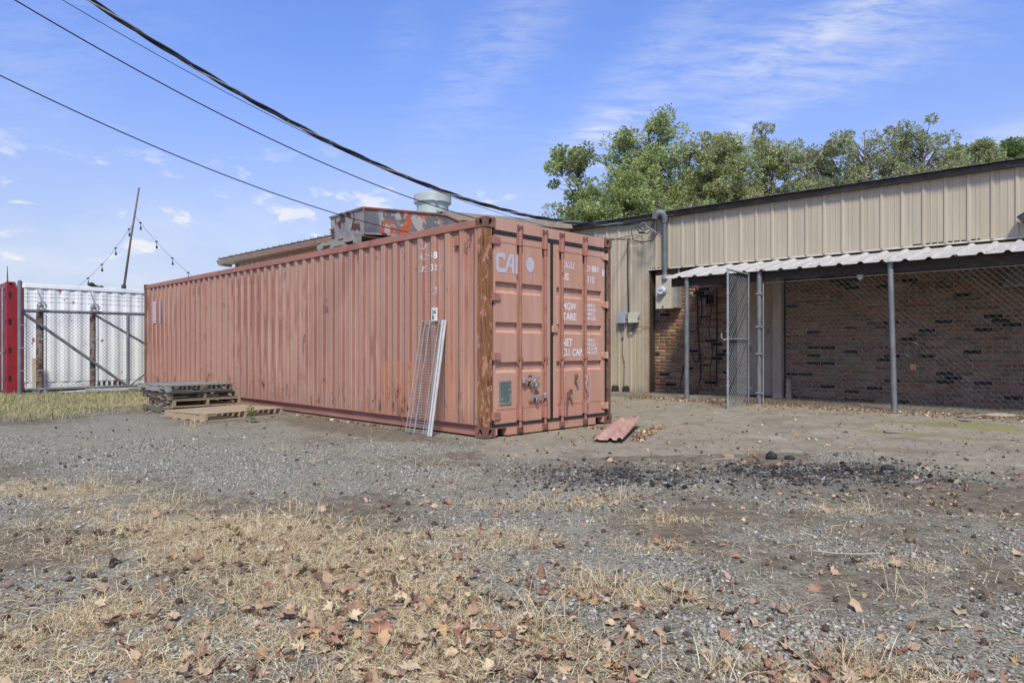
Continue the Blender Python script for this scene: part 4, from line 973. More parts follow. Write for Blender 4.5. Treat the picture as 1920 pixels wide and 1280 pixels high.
# ------------------------------------------------------------------ white container with red door end, behind the gate
def con_pt(x, y, z=0): return (-.31+x*math.cos(CA)-y*math.sin(CA), 7.95+x*math.sin(CA)+y*math.cos(CA), z)
wc = thing('white_container', 'white painted shipping container with red door end and red paint chips', 'container', con_pt(-2.455, 13.86), CA)
WL, WW, WH = 12.19, 2.44, 2.62
p = corr_pts(.34, WL-.15, .012, .034)
m = MB()
for (a, xa), (b, xb) in zip(p, p[1:]): m.quad((xa, a, .235), (xb, b, .235), (xb, b, 2.50), (xa, a, 2.50))
m.build('side_panel', 'white_paint', wc)
MB().box(.34, WL-.15, -.004, .06, 2.50, 2.60).build('top_rail', 'white_paint', wc, bevel=.006)
MB().box(.34, WL-.15, .03, .10, .05, .225).build('bottom_rail', 'white_paint', wc)['label'] = 'white bottom rail with faded red writing'
m = MB()
for x in (2.30, 2.42, 2.54, 2.66, 2.78): m.box(x-.42, x-.36, .022, .029, .06, .215)
m.build('rail_slot', 'dark_void', wc)
MB().box(.10, WL-.1, .10, WW, .05, .2).build('floor_frame', 'dark_void', wc)
MB().box(.06, WL-.05, .06, WW-.02, 2.50, 2.585).build('roof', 'white_paint', wc)
MB().box(.34, WL-.15, WW-.05, WW, .1, 2.5).build('far_side', 'white_paint', wc); MB().box(WL-.1, WL-.02, .05, WW, .1, 2.5).build('end_wall', 'white_paint', wc)
m = MB(); m.holed((.085, 0, 2.56), (1, 0, 0), (0, 0, 1), (0, -1, 0), .085, .06, .035, .028, .05); m.box(0, .17, .051, .178, 2.50, 2.62); m.quad((0, 0, 2.5), (0, .06, 2.5), (0, .06, 2.62), (0, 0, 2.62)); m.quad((0, 0, 2.62), (.17, 0, 2.62), (.17, .06, 2.62), (0, .06, 2.62)); m.quad((.17, 0, 2.5), (.17, .06, 2.5), (.17, .06, 2.62), (.17, 0, 2.62)); m.build('corner_casting', 'red_paint', wc)
MB().box(0, .335, .004, .12, .02, 2.50).build('corner_post', 'red_paint', wc, bevel=.006)
MB().box(-.002, .17, 0, .16, .0, .118).build('corner_casting', 'red_paint', wc)
for z in (.28, .95, 1.62, 2.25): MB().box(.035, .085, -.006, .01, z, z+.13).build('hinge_pocket', 'dark_void', wc)
d = MB().box(.0, .06, .17, 1.22, .14, 2.46).build('door', 'red_paint', wc, bevel=.006)
for y in (.32, .78):
    o = MB().tube([(-.03, y, .06), (-.03, y, 2.5)], .02, 8).build('lock_rod', 'galvanized', d); smooth_by_angle(o)
for z in (.30, .97, 1.64, 2.27): MB().box(-.02, .0, .06, .26, z, z+.09).build('hinge', 'red_paint', d)
MB().box(-.05, -.03, .3, .6, .92, .96).build('handle', 'galvanized', d)
d = MB().box(.0, .06, 1.23, 2.28, .14, 2.46).build('door', 'red_paint', wc, bevel=.006)
for y in (1.6, 2.05): MB().tube([(-.03, y, .06), (-.03, y, 2.5)], .02, 8).build('lock_rod', 'galvanized', d)
MB().box(0, .1, .12, WW, 2.47, 2.61).build('door_header', 'red_paint', wc); MB().box(0, .1, .12, WW, .02, .13).build('door_sill', 'red_paint', wc)
for u, w, s in ((.95, .55, 'Jamesbrown'), (1.56, .45, 'Storages')):
    pass
# faint illegible red handwriting on the bottom rail: loose strokes
m = MB(); x = .95
while x < 1.88:
    n = random.randint(3, 5); pts = [(x+.018*i, .0285, .10+random.uniform(0, .07)) for i in range(n)]
    m.tube(pts, .005, 4); x += .018*n+random.choice((.0, .01, .06))
m.build('scrawl', 'red_ink', wc)
# leaning board before it
bd = tag(MB().box(0, .17, 0, .02, 0, .80).build('board', 'board_tan', None, loc=con_pt(-1.99, 13.62, 0.02), rot=(R(-5), 0, CA)), 'short pale board leaning behind the sliding gate', 'board')
# roll of pale scrap in the grass behind the gate
sp = thing('scrap_pipe', 'pale lengths of scrap pipe lying in the grass under the gate', 'pipe', con_pt(-1.7, 12.35, .03), CA)
for a, b, r in (((0, .1, .02), (1.6, .16, .07), .018), ((.1, .02, .02), (1.4, -.02, .03), .014), ((.5, .0, .06), (1.9, .1, .05), .02)): MB().tube([a, b], r, 7).build('length', 'white_tube', sp)

# ------------------------------------------------------------------ sliding gate
sg_ = thing('sliding_gate', 'long grey pipe sliding gate with chain link and diagonal braces', 'gate', con_pt(0, 12.49), CA)
def pipe(a, b, r, name, mat='galvanized_dark', par=None):
    o = MB().tube([(a[0], a[2] if len(a) > 2 else 0, a[1]), (b[0], b[2] if len(b) > 2 else 0, b[1])], r, 10).build(name, mat, par or sg_); smooth_by_angle(o); return o
pipe((-2.40, 1.885), (2.1, 1.90), .036, 'top_rail'); pipe((-2.42, .13), (2.1, .135), .036, 'bottom_rail')
pipe((-.263, .15), (-.263, 1.87), .036, 'upright'); pipe((-2.39, 1.86), (-.29, .15), .034, 'brace'); pipe((-.23, .16), (1.9, 1.86), .03, 'brace'); pipe((-.95, 1.83, .02), (1.75, .16, .02), .028, 'brace')
chain(-2.38, 1.9, .15, 1.86, .08, .0026).build('mesh', 'chain_wire', sg_, loc=(0, .035, 0))
fp = thing('fence_end_post', 'tall grey pipe post beside the red container corner', 'post', con_pt(-2.435, 12.42), CA)
o = MB().tube([(0, 0, -.05), (0, 0, 2.50)], .043, 12).build('pipe', 'galvanized_dark', fp); smooth_by_angle(o)
o = MB().lathe([(.046, 2.49), (.046, 2.52), (.02, 2.55), (0, 2.555)], 12).build('cap', 'galvanized_dark', fp)
for z in (.55, 1.05, 1.55): MB().box(-.02, .12, -.045, -.03, z, z+.02).build('band', 'galvanized', fp)
MB().tube([(.11, -.035, .2), (.11, -.035, 1.75)], .008, 6).build('tension_bar', 'galvanized_dark', fp)
for k, (x, r) in enumerate(((-2.03, .072), (-.985, .062))):
    tp = thing('gate_roller_post', ('thicker' if k == 0 else 'slimmer') + ' rusty pipe post with a roller wheel on the sliding gate', 'post', con_pt(x, 12.62), CA, 'rusty roller posts of the sliding gate')
    o = MB().tube([(0, 0, -.05), (0, 0, 1.94)], r, 12).build('pipe', 'rusty_pipe', tp); smooth_by_angle(o)
    for z, rr in ((2.0, .098), (.07, .085)):
        m = MB(); n = 22
        prof = [(rr, -.03), (rr*.86, -.012), (rr*.86, .012), (rr, .03), (rr*.72, .03), (rr*.72, -.03)]
        for i in range(len(prof)):
            (ra, ya), (rb, yb) = prof[i], prof[(i+1) % len(prof)]
            for j in range(n):
                c0, s0, c1, s1 = math.cos(2*math.pi*j/n), math.sin(2*math.pi*j/n), math.cos(2*math.pi*(j+1)/n), math.sin(2*math.pi*(j+1)/n)
                m.quad((ra*c0, ya, ra*s0), (ra*c1, ya, ra*s1), (rb*c1, yb, rb*s1), (rb*c0, yb, rb*s0))
        for a in range(4):
            c, s = math.cos(a*math.pi/2+.4), math.sin(a*math.pi/2+.4); m.tube([(0, 0, 0), (rr*.74*c, 0, rr*.74*s)], .014, 5)
        m.build('wheel', 'galvanized', tp, loc=(.01, -.17, z))
        MB().tube([(.01, -.21, z), (.01, .02, z)], rr*.30, 10).build('axle', 'casting_rust', tp)
    MB().tube([(.02, -.15, 2.07), (-.06, -.05, 2.40)], [.016, .007], 6).build('wire_arm', 'galvanized_dark', tp)
    MB().tube([(r+.03, -.1, .12), (r+.03, -.1, 1.8)], .009, 6).build('tension_bar', 'galvanized_dark', tp)
    for z in (.55, 1.25): MB().box(-r, r+.05, -.11, -.095, z, z+.02).build('band', 'galvanized', tp)
for k, (z0, z1, z2, nm) in enumerate(((2.36, 2.385, 2.36, 'topmost'), (2.27, 2.29, 2.25, 'second highest'), (2.18, 2.21, 2.16, 'second lowest'), (2.10, 2.09, 2.07, 'lowest'))):
    bw = thing('barbed_wire', nm + ' strand of barbed wire above the sliding gate', 'barbed wire', con_pt(-2.435, 12.47), CA, 'barbed wire strands above the sliding gate')
    pts = [(t*3.6, random.uniform(-.006, .006)+.03, z0+(z1-z0)*math.sin(min(t*2, 1)*1.57)+(z2-z1)*max(0, t-.4)+random.uniform(-.006, .006)) for t in np.linspace(0, 1, 25)]
    MB().tube(pts, .0042, 4).build('strand', 'chain_wire', bw)
    m = MB()
    for i in range(1, 24):
        x, y, z = pts[i]; m.tube([(x-.014, y, z-.02), (x+.014, y, z+.02)], .003, 3); m.tube([(x+.012, y, z-.02), (x-.012, y, z+.02)], .003, 3)
    m.build('barbs', 'chain_wire', bw)['kind'] = 'stuff'

# ------------------------------------------------------------------ leaning pole with festoon lights, aerial
pl = thing('light_pole', 'thin leaning brown pole standing on the white container roof', 'pole', (-10.46, 18.4, 2.58))
MB().tube([(0, 0, .1), (.19, 0, 1.45), (.41, 0, 2.80)], [.034, .026, .022], 8).build('shaft', 'pole_brown', pl, smooth=True)
MB().box(-.05, .04, -.045, .045, 0, .18).build('foot', 'dark_wood', pl, bevel=.006)
for lab, A, B, sag, nb in (('left festoon string of dark bulbs hanging from the leaning pole', (-10.19, 18.4, 4.45), (-11.62, 18.2, 2.66), .16, 4), ('right festoon string of dark bulbs hanging from the leaning pole', (-10.17, 18.4, 4.62), (-8.6, 18.9, 2.85), .12, 4)):
    fs = thing('festoon_string', lab, 'string lights', A); A, B = Vector(A), Vector(B)
    f = lambda t: (B-A)*t+Vector((0, 0, -4*sag*t*(1-t)))
    MB().tube([f(t) for t in np.linspace(0, 1, 22)], .0042, 5).build('wire', 'black_cable', fs)
    for k in range(nb):
        p = f((k+.35)/nb*.95); s = MB(); s.tube([(p.x, p.y, p.z), (p.x+.01, p.y, p.z-.09)], .006, 5); s.box(p.x-.03, p.x+.03, p.y-.012, p.y+.012, p.z-.012, p.z+.02); s.build('hanger', 'black_cable', fs)
        b = MB().lathe([(.012, 0), (.018, -.03), (.03, -.065), (.028, -.09), (.01, -.105), (0, -.106)], 9, (p.x+.01, p.y, p.z-.085)).build('bulb', 'bulb_black', fs, smooth=True)
ae = thing('aerial', 'short thin aerial rod on the red container corner', 'aerial', con_pt(-2.40, 14.1, 2.6)); MB().tube([(0, 0, 0), (-.01, 0, .40)], [.018, .007], 6).build('rod', 'pole_brown', ae); MB().box(-.03, .03, -.03, .03, 0, .03).build('base', 'pole_brown', ae)

# ------------------------------------------------------------------ overhead lines
def span(A, B, c, t0, t1, n):
    A, B = np.array(A), np.array(B); return [(*(A+(B-A)*t), c[0]*t*t+c[1]*t+c[2]) for t in np.linspace(t0, t1, n)]
dp = thing('service_drop', 'thick twisted black service cable crossing the sky to the weatherhead', 'cable', (3.0, 14.0, 3.6))
ctr = span((3.0, 14.0), (-4.4, 7.0), (3.3, -2.298, 3.669), .06, 1.6, 420)
for k in range(3):
    pts = []; L = 0
    for i, p in enumerate(ctr):
        if i: L += (Vector(p)-Vector(ctr[i-1])).length
        a = L*5.2+k*2.094; d = (Vector(ctr[min(i+1, 419)])-Vector(ctr[max(i-1, 0)])).normalized(); u = d.cross(Vector((0, 0, 1))).normalized(); w = u.cross(d)
        pts.append(Vector(p)+(u*math.cos(a)+w*math.sin(a))*.0175-Vector((3.0, 14.0, 3.6)))
    MB().tube(pts, .0145 if k < 2 else .010, 6).build('conductor', 'black_cable' if k < 2 else 'bare_cable', dp, smooth=True)
MB().tube([Vector(q)-Vector((3, 14, 3.6)) for q in (ctr[0], (2.72, 14.0, 3.62), (2.78, 13.95, 3.52), (2.95, 13.9, 3.40))], .014, 6).build('tail', 'bare_cable', dp)
MB().tube([Vector(q)-Vector((3, 14, 3.6)) for q in (ctr[0], (2.75, 13.95, 3.60), (2.88, 14.15, 3.66))], .008, 5).build('dead_end', 'bare_cable', dp)
for lab, B, c, r in (('lowest thin overhead line passing before the rusty roof box', (-5, 6), (3.378, -3.138, 3.455), .0065), ('middle thin overhead line, well below the thick cable', (-5, 7), (2.665, -1.491, 3.387), .008),
                     ('faint thin overhead line running close under the thick cable', (-5, 7), (2.177, -.678, 3.354), .0045)):
    o = MB().tube(span((2.5, 14.6), B, c, .0, 1.5, 80), r, 5).build('overhead_line', 'black_cable', None, smooth=True); tag(o, lab, 'cable')

# ------------------------------------------------------------------ pallets
def pallet(lab, group, L, Wd, H, mats, nb, loc, rz, rx=0, ry=0, low=5, seed=0, name='pallet', notch=True):
    """boards run along x (length L), stringers along y (length Wd)"""
    rr = random.Random(seed); t = thing(name, lab, 'pallet', loc, rz, group); t.rotation_euler = (rx, ry, rz)
    th = .018; sh = H-2*th
    for x in (0, L/2-.02, L-.04):
        z0, z1 = th, th+sh
        poly = [(0, z0), (.16, z0), (.16, z0+.038), (.38, z0+.038), (.38, z0), (Wd-.38, z0), (Wd-.38, z0+.038), (Wd-.16, z0+.038), (Wd-.16, z0), (Wd, z0), (Wd, z1), (0, z1)] if notch else [(0, z0), (Wd, z0), (Wd, z1), (0, z1)]
        MB().prism(poly, 0, x, x+.04).build('stringer', rr.choice(mats), t)
    for n, z in ((nb, th+sh), (low, 0)):
        w = .098 if n > 6 else .12
        for k in range(n):
            y = k*(Wd-w)/(n-1)+rr.uniform(-.008, .008); y = min(max(y, 0), Wd-w); e = rr.uniform(-.012, .012)
            MB().box(-.004+e, L+.004+e, y, y+w*rr.uniform(.94, 1.0), z+.001, z+th-.001).build('deck_board', rr.choice(mats), t, bevel=.003)
    return t
# stack of four beside the container, in container coordinates: long axis along the side
PG = 'wooden pallets beside the container'
def cl(x, y, z): return con_pt(x, y, z)
for k, (x, y, z, L, Wd, H, mats, rz, lab) in enumerate((
        (-1.60, 5.55, .0, 1.05, 1.22, .115, ('pallet_grey', 'pallet_dark'), 2, 'bottom dark grey pallet of the stack by the container'),
        (-1.58, 5.50, .117, 1.06, 1.22, .115, ('pallet_brown', 'pallet_tan', 'pallet_brown'), -1, 'brown pallet, second from the bottom of the stack'),
        (-1.62, 5.52, .234, 1.08, 1.25, .115, ('pallet_brown', 'pallet_grey', 'pallet_dark'), 1, 'brown grey pallet, third from the bottom of the stack'),
        (-1.66, 5.46, .352, 1.02, 1.30, .115, ('pallet_grey', 'pallet_grey', 'pallet_dark'), 3, 'topmost weathered grey pallet of the stack'))):
    pallet(lab, PG, L, Wd, H, mats, 7 + (k == 3), cl(x, y, z), CA+R(rz), seed=k)
pallet('tan boarded pallet lying on the ground before the stack', PG, 1.32, 1.08, .12, ('pallet_tan',), 8, cl(-1.60, 4.16, -.004), CA+R(11), seed=9, notch=False)
# ------------------------------------------------------------------ box on the container roof
pallet('weathered pallet under the rusty box on the container roof', None, 1.15, 1.15, .13, ('pallet_grey', 'pallet_brown'), 6, cl(.05, 2.75, 2.578), CA+R(2), seed=21, low=4)
rb = thing('rusty_hopper_box', 'dented metal box with peeling orange paint on the container roof', 'metal box', cl(.13, 2.72, 2.715), CA+R(-3)); rb.rotation_euler = (0, R(-3.5), CA+R(-3))
prof = [(0, 0), (2.27, 0), (2.27, .13), (1.50, .37), (1.34, .385), (0, .385)]
m = MB(); m.quad(*[(x, 0, z) for x, z in prof]); m.build('front_panel', 'peeling_orange', rb)
m = MB(); m.quad(*[(x, 1.02, z) for x, z in prof]); m.build('back_panel', 'old_grey_paint', rb)
MB().box(-.004, .0, .0, 1.02, 0, .385).build('end_panel', 'old_grey_paint', rb)
m = MB()
for (a, b) in zip(prof[1:], prof[2:]): m.quad((a[0], 0, a[1]), (a[0], 1.02, a[1]), (b[0], 1.02, b[1]), (b[0], 0, b[1]))
m.build('lid', 'edge_scuffed', rb)
for a, b in zip(prof[2:], prof[3:]): MB().tube([(a[0], -.008, a[1]), (b[0], -.008, b[1])], .016, 6).build('rim', 'edge_scuffed', rb)
MB().tube([(-.01, -.005, .387), (-.01, 1.03, .387)], .018, 6).build('rim', 'old_grey_paint', rb)
MB().box(-.006, 2.25, -.004, .0, .0, .03).build('bottom_flange', 'old_grey_paint', rb)
MB().box(-.012, .004, -.008, .0, .03, .37).build('corner_edge', 'edge_scuffed', rb)
m = MB(); m.box(-.005, .03, 1.025, 1.09, .14, .15); m.box(-.005, .03, 1.025, 1.09, .20, .21); m.box(.02, .03, 1.03, 1.09, .15, .20); m.build('bracket', 'edge_scuffed', rb)
MB().box(1.74, 1.765, -.03, .0, .06, .26).build('stay', 'dark_void', rb)

# ------------------------------------------------------------------ wire shelf leaning on the side
rk = thing('wire_shelf', 'galvanized wire shelf panel leaning on the container side', 'wire shelf', cl(-.32, .62, 0), CA)
def lean(u, w, off=0):   # u: 0..1 up the panel, w: width position towards +y
    return Vector((.335*u-off, w+.10*u, 1.42*u*.985))
Wd = .40
for w, r, mat in ((.02, .016, 'white_tube'), (.07, .014, 'white_tube')):
    MB().tube([lean(0, w-.05, .02), lean(1, w-.02, .02)], r, 8).build('side_tube', mat, rk)
for w in (.10, .15, .33, .43, .50): MB().tube([lean(.005, w), lean(1, w)], .0042, 5).build('long_wire', 'wire_bright', rk)
for k in range(44):
    u = .015+k*.0225; MB().tube([lean(u, .03, .006), lean(u, .505, .006)], .0034, 5).build('cross_wire', 'wire_bright', rk)
MB().tube([lean(1, .0), lean(1, .51)], .007, 5).build('end_wire', 'wire_bright', rk)
for w in (.12, .38): MB().tube([lean(.0, w, -.05), lean(.985, w, -.035)], .004, 5).build('long_wire', 'wire_bright', rk)

# ------------------------------------------------------------------ fallen strip of ribbed sheet
fs = thing('fallen_sheet', 'rusty pink strip of ribbed metal sheet lying by the doors', 'metal sheet', (1.06, 7.60, 0))
def sheet_part():
    a, b = Vector((-.15, .06, .03)), Vector((.16, -.06, .02)); c, d_ = Vector((.37, 1.55, .135)), Vector((.66, 1.50, .125))
    prof = [(0, 0), (.16, .012), (.22, .0), (.34, -.006), (.50, -.004), (.56, .02), (.62, .022), (.68, .0), (.80, .0), (.86, .03), (.93, .034), (1, .018)]
    V, F = [], []; nu = 26
    for i in range(nu+1):
        u = i/nu; l = a.lerp(c, u); r = b.lerp(d_, u)
        for w, h in prof:
            p = l.lerp(r, w); edge = (.02*math.sin(w*23)+.012*math.sin(w*51)) if i in (0, nu) else 0
            V.append((p.x+edge*.2, p.y+edge+.012*math.sin(9*u+w*3), p.z+h+.012*math.sin(u*5+w*2)))
    k = len(prof)
    for i in range(nu):
        for j in range(k-1): F.append((i*k+j, i*k+j+1, (i+1)*k+j+1, (i+1)*k+j))
    me = np_mesh('sheet', V, F, 'fallen_sheet'); o = link('sheet', me, fs); md = o.modifiers.new('thickness', 'SOLIDIFY'); md.thickness = .003
sheet_part()

# ------------------------------------------------------------------ trees behind the building
def leaf_cloud(P, N, size, col, var, seed):
    """P (n,3) positions -> rhombic leaves"""
    r = np.random.default_rng(seed); n = len(P)
    a = r.normal(size=(n, 3)); a[:, 2] *= .7; a /= np.linalg.norm(a, axis=1)[:, None]
    b = r.normal(size=(n, 3)); b -= (b*a).sum(1)[:, None]*a; b /= np.linalg.norm(b, axis=1)[:, None]
    s = (size*r.uniform(.65, 1.25, n))[:, None]
    V = np.stack([P-a*s*.55, P+b*s*.36, P+a*s*.55, P-b*s*.36], 1).reshape(-1, 3)
    F = np.arange(4*n).reshape(-1, 4)
    t = np.array(col)[None, :]*(1+var*r.normal(size=(n, 1)))*(1+.10*r.normal(size=(n, 3)))
    return V, F, np.repeat(np.clip(t, .01, .6), 4, 0)
def tree(label, X, Y, top, width, crown0, col, clumps, per, size, seed, lean=0, spires=None, rad=.36, group=None, name='tree', cat='tree'):
    if name != 'far_tree': clumps = int(clumps*2.9); per = int(per*.62); width *= 1.35; rad *= .80; size *= .70
    r = np.random.default_rng(seed); rr = random.Random(seed)
    t = thing(name, label, cat, (X, Y, 0), 0, group)
    hc = top-crown0; m = MB(); lx = lean
    trunk = [(lx*u*u+.1*math.sin(u*5+seed), .1*math.cos(u*4+seed), u*(top-.5)) for u in np.linspace(0, 1, 9)]
    m.tube(trunk, [max(.17*(1-.9*u), .018) for u in np.linspace(0, 1, 9)], 7)
    C = []
    for k in range(clumps):
        u = rr.random()**.85
        if spires: u = min(u, .95)
        w = width*.5*(math.sin(min(1, (1-u)*1.25+.12)*math.pi/2))*(1 if u < .8 else .75)
        if spires:
            sx, sr, su = spires[k % len(spires)]
            uu = u*su; c = (sx+lx*uu+rr.gauss(0, 1)*sr*1.4*(1.1-.85*u*u), rr.gauss(0, 1)*sr*1.2, crown0+hc*uu-.25)
        else:
            a = rr.uniform(0, 6.283); q = math.sqrt(rr.uniform(.12, 1)); c = (lx*u+w*q*math.cos(a), w*q*.8*math.sin(a), crown0+hc*u*.97)
        C.append(c)
        tz = min(max(c[2]-rr.uniform(.5, 1.3), crown0*.5), top*.92); uu = tz/(top-.5); i = min(int(uu*8), 7)
        p0 = Vector(trunk[i]).lerp(Vector(trunk[i+1]), uu*8-i); p1 = Vector(c); mid = p0.lerp(p1, .55)+Vector((0, 0, .15))
        m.tube([p0, mid, p1], [.028, .015, .005], 4, False)
    o = m.build('trunk', 'bark', t, smooth=True)
    Ps, Ts = [], []
    for c in C:
        n = int(per*rr.uniform(.6, 1.35)); g = r.normal(size=(n, 3)); g /= np.maximum(np.linalg.norm(g, axis=1), .3)[:, None]**.6
        Ps.append(np.array(c)+g*np.array([rad, rad, rad*.8])*rr.uniform(.6, 1.15)); Ts.append(np.full(n, rr.uniform(.75, 1.22)))
    P = np.concatenate(Ps); V, F, T = leaf_cloud(P, None, size, col, .16, seed); T = np.clip(T*np.repeat(np.concatenate(Ts), 4)[:, None], .008, .6)
    link('crown', np_mesh('crown', V, F, 'foliage', T), t)
    return t
G1, G2, G3 = (.35, .41, .165), (.37, .395, .185), (.36, .385, .20)
TG = 'trees behind the metal building'
tree('small slender bright green tree standing apart, leftmost behind the roof', 3.0, 30, 10.2, 2.6, 5.2, G1, 56, 210, .15, 1, 0, [(-.75, .38, 1.0), (.12, .34, .985), (.4, .62, .62), (-.2, .75, .45)], .33, TG)
tree('low bright green tree between the slender one and the tallest', 5.0, 29, 8.5, 2.6, 5.0, G1, 44, 200, .15, 2, 0, None, .36, TG)
tree('tallest green tree with two pointed tops behind the roof', 6.5, 33, 12.6, 4.0, 6.0, G1, 115, 230, .155, 3, .0, [(-1.1, .48, .86), (.62, .55, 1.0), (-.1, .9, .70), (.3, .9, .55)], .42, TG)
tree('broad olive green tree just right of the tallest', 10.0, 34, 12.1, 4.1, 6.0, G2, 110, 230, .155, 4, 0, [(-1.0, .6, .90), (.15, .7, 1.0), (1.1, .6, .90), (-.2, 1.1, .68)], .40, TG)
tree('narrow olive tree right of the broad olive tree', 13.2, 36, 13.2, 2.9, 6.2, G2, 72, 220, .155, 5, 0, [(0, .55, 1.0), (.9, .5, .82), (-.4, .8, .6)], .42, TG)
tree('shorter grey green tree in the dip of the tree line', 14.9, 34, 11.5, 3.3, 6.0, G3, 80, 220, .15, 6, 0, [(-.7, .5, .93), (.5, .55, 1.0), (1.1, .5, .85), (0, .9, .6)], .38, TG)
tree('open crowned grey green tree with sky showing through', 17.1, 33, 12.0, 4.2, 6.0, G3, 90, 200, .145, 7, 0, [(-1.2, .55, .93), (.2, .75, .90), (1.1, .6, 1.0), (0, 1.1, .6)], .38, TG)
tree('rounded grey green tree, rightmost of the leafy trees', 19.9, 33, 12.0, 4.3, 6.0, G3, 90, 200, .145, 8, 0, [(-.9, .55, 1.0), (.7, .6, .97), (1.4, .5, .85), (0, 1.1, .6)], .38, TG)
tree('low pale pine left of the taller pine', 26.3, 40, 12.9, 4.6, 6.5, (.20, .25, .10), 80, 200, .17, 9, 0, None, .40, TG, 'pine_tree')
tree('taller bright pine at the right edge of the picture', 29.5, 40, 13.3, 5.2, 6.5, (.19, .26, .09), 100, 200, .17, 10, 0, None, .40, TG, 'pine_tree')
tree('green tree beyond the right edge of the building', 23.4, 34, 11.3, 4.0, 6.0, G3, 70, 190, .15, 12, 0, None, .40, TG)
fw = np.random.default_rng(5)
# far tree tops just above the white container roof
for k, (x, h) in enumerate(((-43.1, 7.55), (-42.7, 7.5), (-42.1, 7.35))):
    tree(('left', 'middle', 'right')[k]+' one of three tiny far tree tops above the white container', x, 70, h+.1, .5, 6.6, (.12, .15, .10), 6, 40, .18, 40+k, 0, None, .17, 'far tree tops', 'far_tree')

# ------------------------------------------------------------------ gravel, straw, grass
def in_container(x, y, pad=.0):
    cx = (x+.31)*.7067+(y-7.95)*.7075; cy = -(x+.31)*.7075+(y-7.95)*.7067
    return (cx > -pad) & (cx < 2.44+pad) & (cy > -pad) & (cy < 12.2+pad)
def wedge(n, y0, y1, r, k=.80, p=1.0):
    """random ground points denser towards the viewer's side of the yard"""
    u = r.random(n); y = y0*(y1/y0)**(u**p) ; x = (r.random(n)*2-1)*k*y; return x, y
def stones():
    r = np.random.default_rng(3); x, y = wedge(170000, 1.9, 8.2, r)
    m = masks(x, y); dens = np.clip(m['gravel']*1.25-.25-m['dirt']*1.0-m['straw']*.25, .03, 1)*np.clip(2.6*fbm(x, y, 2.4, 77)-.75, .06, 1)
    keep = (r.random(len(x)) < dens) & ~in_container(x, y, .1); x, y = x[keep], y[keep]; n = len(x)
    s = np.exp(r.normal(-5.30, .45, n)); s = np.clip(s, .0025, .022)*np.clip(.7+.12*y, .9, 1.4)
    big = r.random(n) < .035+.16*blobs(x, y, [(.5, 2.4, .9, .45, 0, 1), (1.9, 2.7, .9, .3, 0, .7), (2.6, 3.6, .6, .25, 0, .5), (-2.0, 2.2, .7, .3, 0, .6), (2.2, 4.2, .8, .25, 0, .5)]); s = np.where(big, r.uniform(.008, .017, n), s)
    d = np.array([[1, 0, 0], [0, 1, 0], [-1, 0, 0], [0, -1, 0], [0, 0, 1], [0, 0, -1]], float)
    V = d[None]*r.uniform(.65, 1.2, (n, 6, 1))+r.normal(0, .14, (n, 6, 3)); a = r.uniform(0, 6.28, n)[:, None]
    V[..., 2] *= .62
    vx = V[..., 0]*np.cos(a)-V[..., 1]*np.sin(a); vy = V[..., 0]*np.sin(a)+V[..., 1]*np.cos(a); V = np.stack([vx, vy, V[..., 2]], -1)*s[:, None, None]
    V += np.stack([x, y, height(x, y)+s*.18], -1)[:, None]
    t = np.array([[0, 1, 4], [1, 2, 4], [2, 3, 4], [3, 0, 4], [1, 0, 5], [2, 1, 5], [3, 2, 5], [0, 3, 5]])
    F = (np.arange(n)[:, None, None]*6+t[None]).reshape(-1, 3)
    g = np.clip(r.normal(.27, .10, n), .07, .55)[:, None]*np.array([[1, .955, .82]])*(1+.05*r.normal(size=(n, 3)))
    ch = masks(x, y)['char'][:, None] > r.random((n, 1))*.8; g = np.where(ch, g*.22, g)
    o = link('gravel', np_mesh('gravel', V.reshape(-1, 3), F, 'stones', np.repeat(np.clip(g, .01, .6), 6, 0))); o['kind'] = 'stuff'
    tag(o, 'loose grey gravel scattered over the yard', 'gravel')
stones()
def blades(x, y, r, hmin, hmax, flat, wid, cols, seg=3):
    """curved grass blades; flat 0..1 how much they lie down"""
    n = len(x); L = r.uniform(hmin, hmax, n); az = r.uniform(0, 6.28, n); th0 = np.clip(r.normal(.5+.7*flat, .35, n), .05, 1.5); bend = r.uniform(.1, 1.0, n)*(1 if True else 0)
    P = np.stack([x, y, height(x, y)-.002], -1); d = np.stack([np.cos(az), np.sin(az)], -1); side = np.stack([-np.sin(az), np.cos(az), np.zeros(n)], -1)
    side = side+np.stack([np.zeros(n), np.zeros(n), r.normal(0, .5, n)], -1)
    V = np.zeros((n, 2*seg+1, 3)); th = th0.copy(); w = wid*r.uniform(.6, 1.3, n)
    for k in range(seg):
        ww = (w*(1-k/seg*.6))[:, None]; V[:, 2*k] = P-side*ww; V[:, 2*k+1] = P+side*ww
        st = (L/seg)[:, None]; P = P+np.concatenate([d*np.sin(th)[:, None], np.cos(th)[:, None]], 1)*st; P[:, 2] = np.maximum(P[:, 2], height(P[:, 0], P[:, 1])+.003); th = th+bend/seg*1.6
    V[:, 2*seg] = P
    nv = 2*seg+1; T = []
    for k in range(seg-1): a = 2*k; T += [[a, a+1, a+3], [a, a+3, a+2]]
    T.append([2*seg-2, 2*seg-1, 2*seg])
    F = (np.arange(n)[:, None, None]*nv+np.array(T)[None]).reshape(-1, 3)
    c = np.array(cols)[r.integers(0, len(cols), n)]*r.uniform(.75, 1.25, (n, 1))
    return V.reshape(-1, 3), F, np.repeat(np.clip(c, .01, .7), nv, 0)
def stuff(name, parts, mat, label, cat):
    V = np.concatenate([p[0] for p in parts]); T = np.concatenate([p[2] for p in parts]); F = []; o = 0
    for p in parts: F.append(p[1]+o); o += len(p[0])
    ob = link(name, np_mesh(name, V, np.concatenate(F), mat, T)); ob['kind'] = 'stuff'; return tag(ob, label, cat)
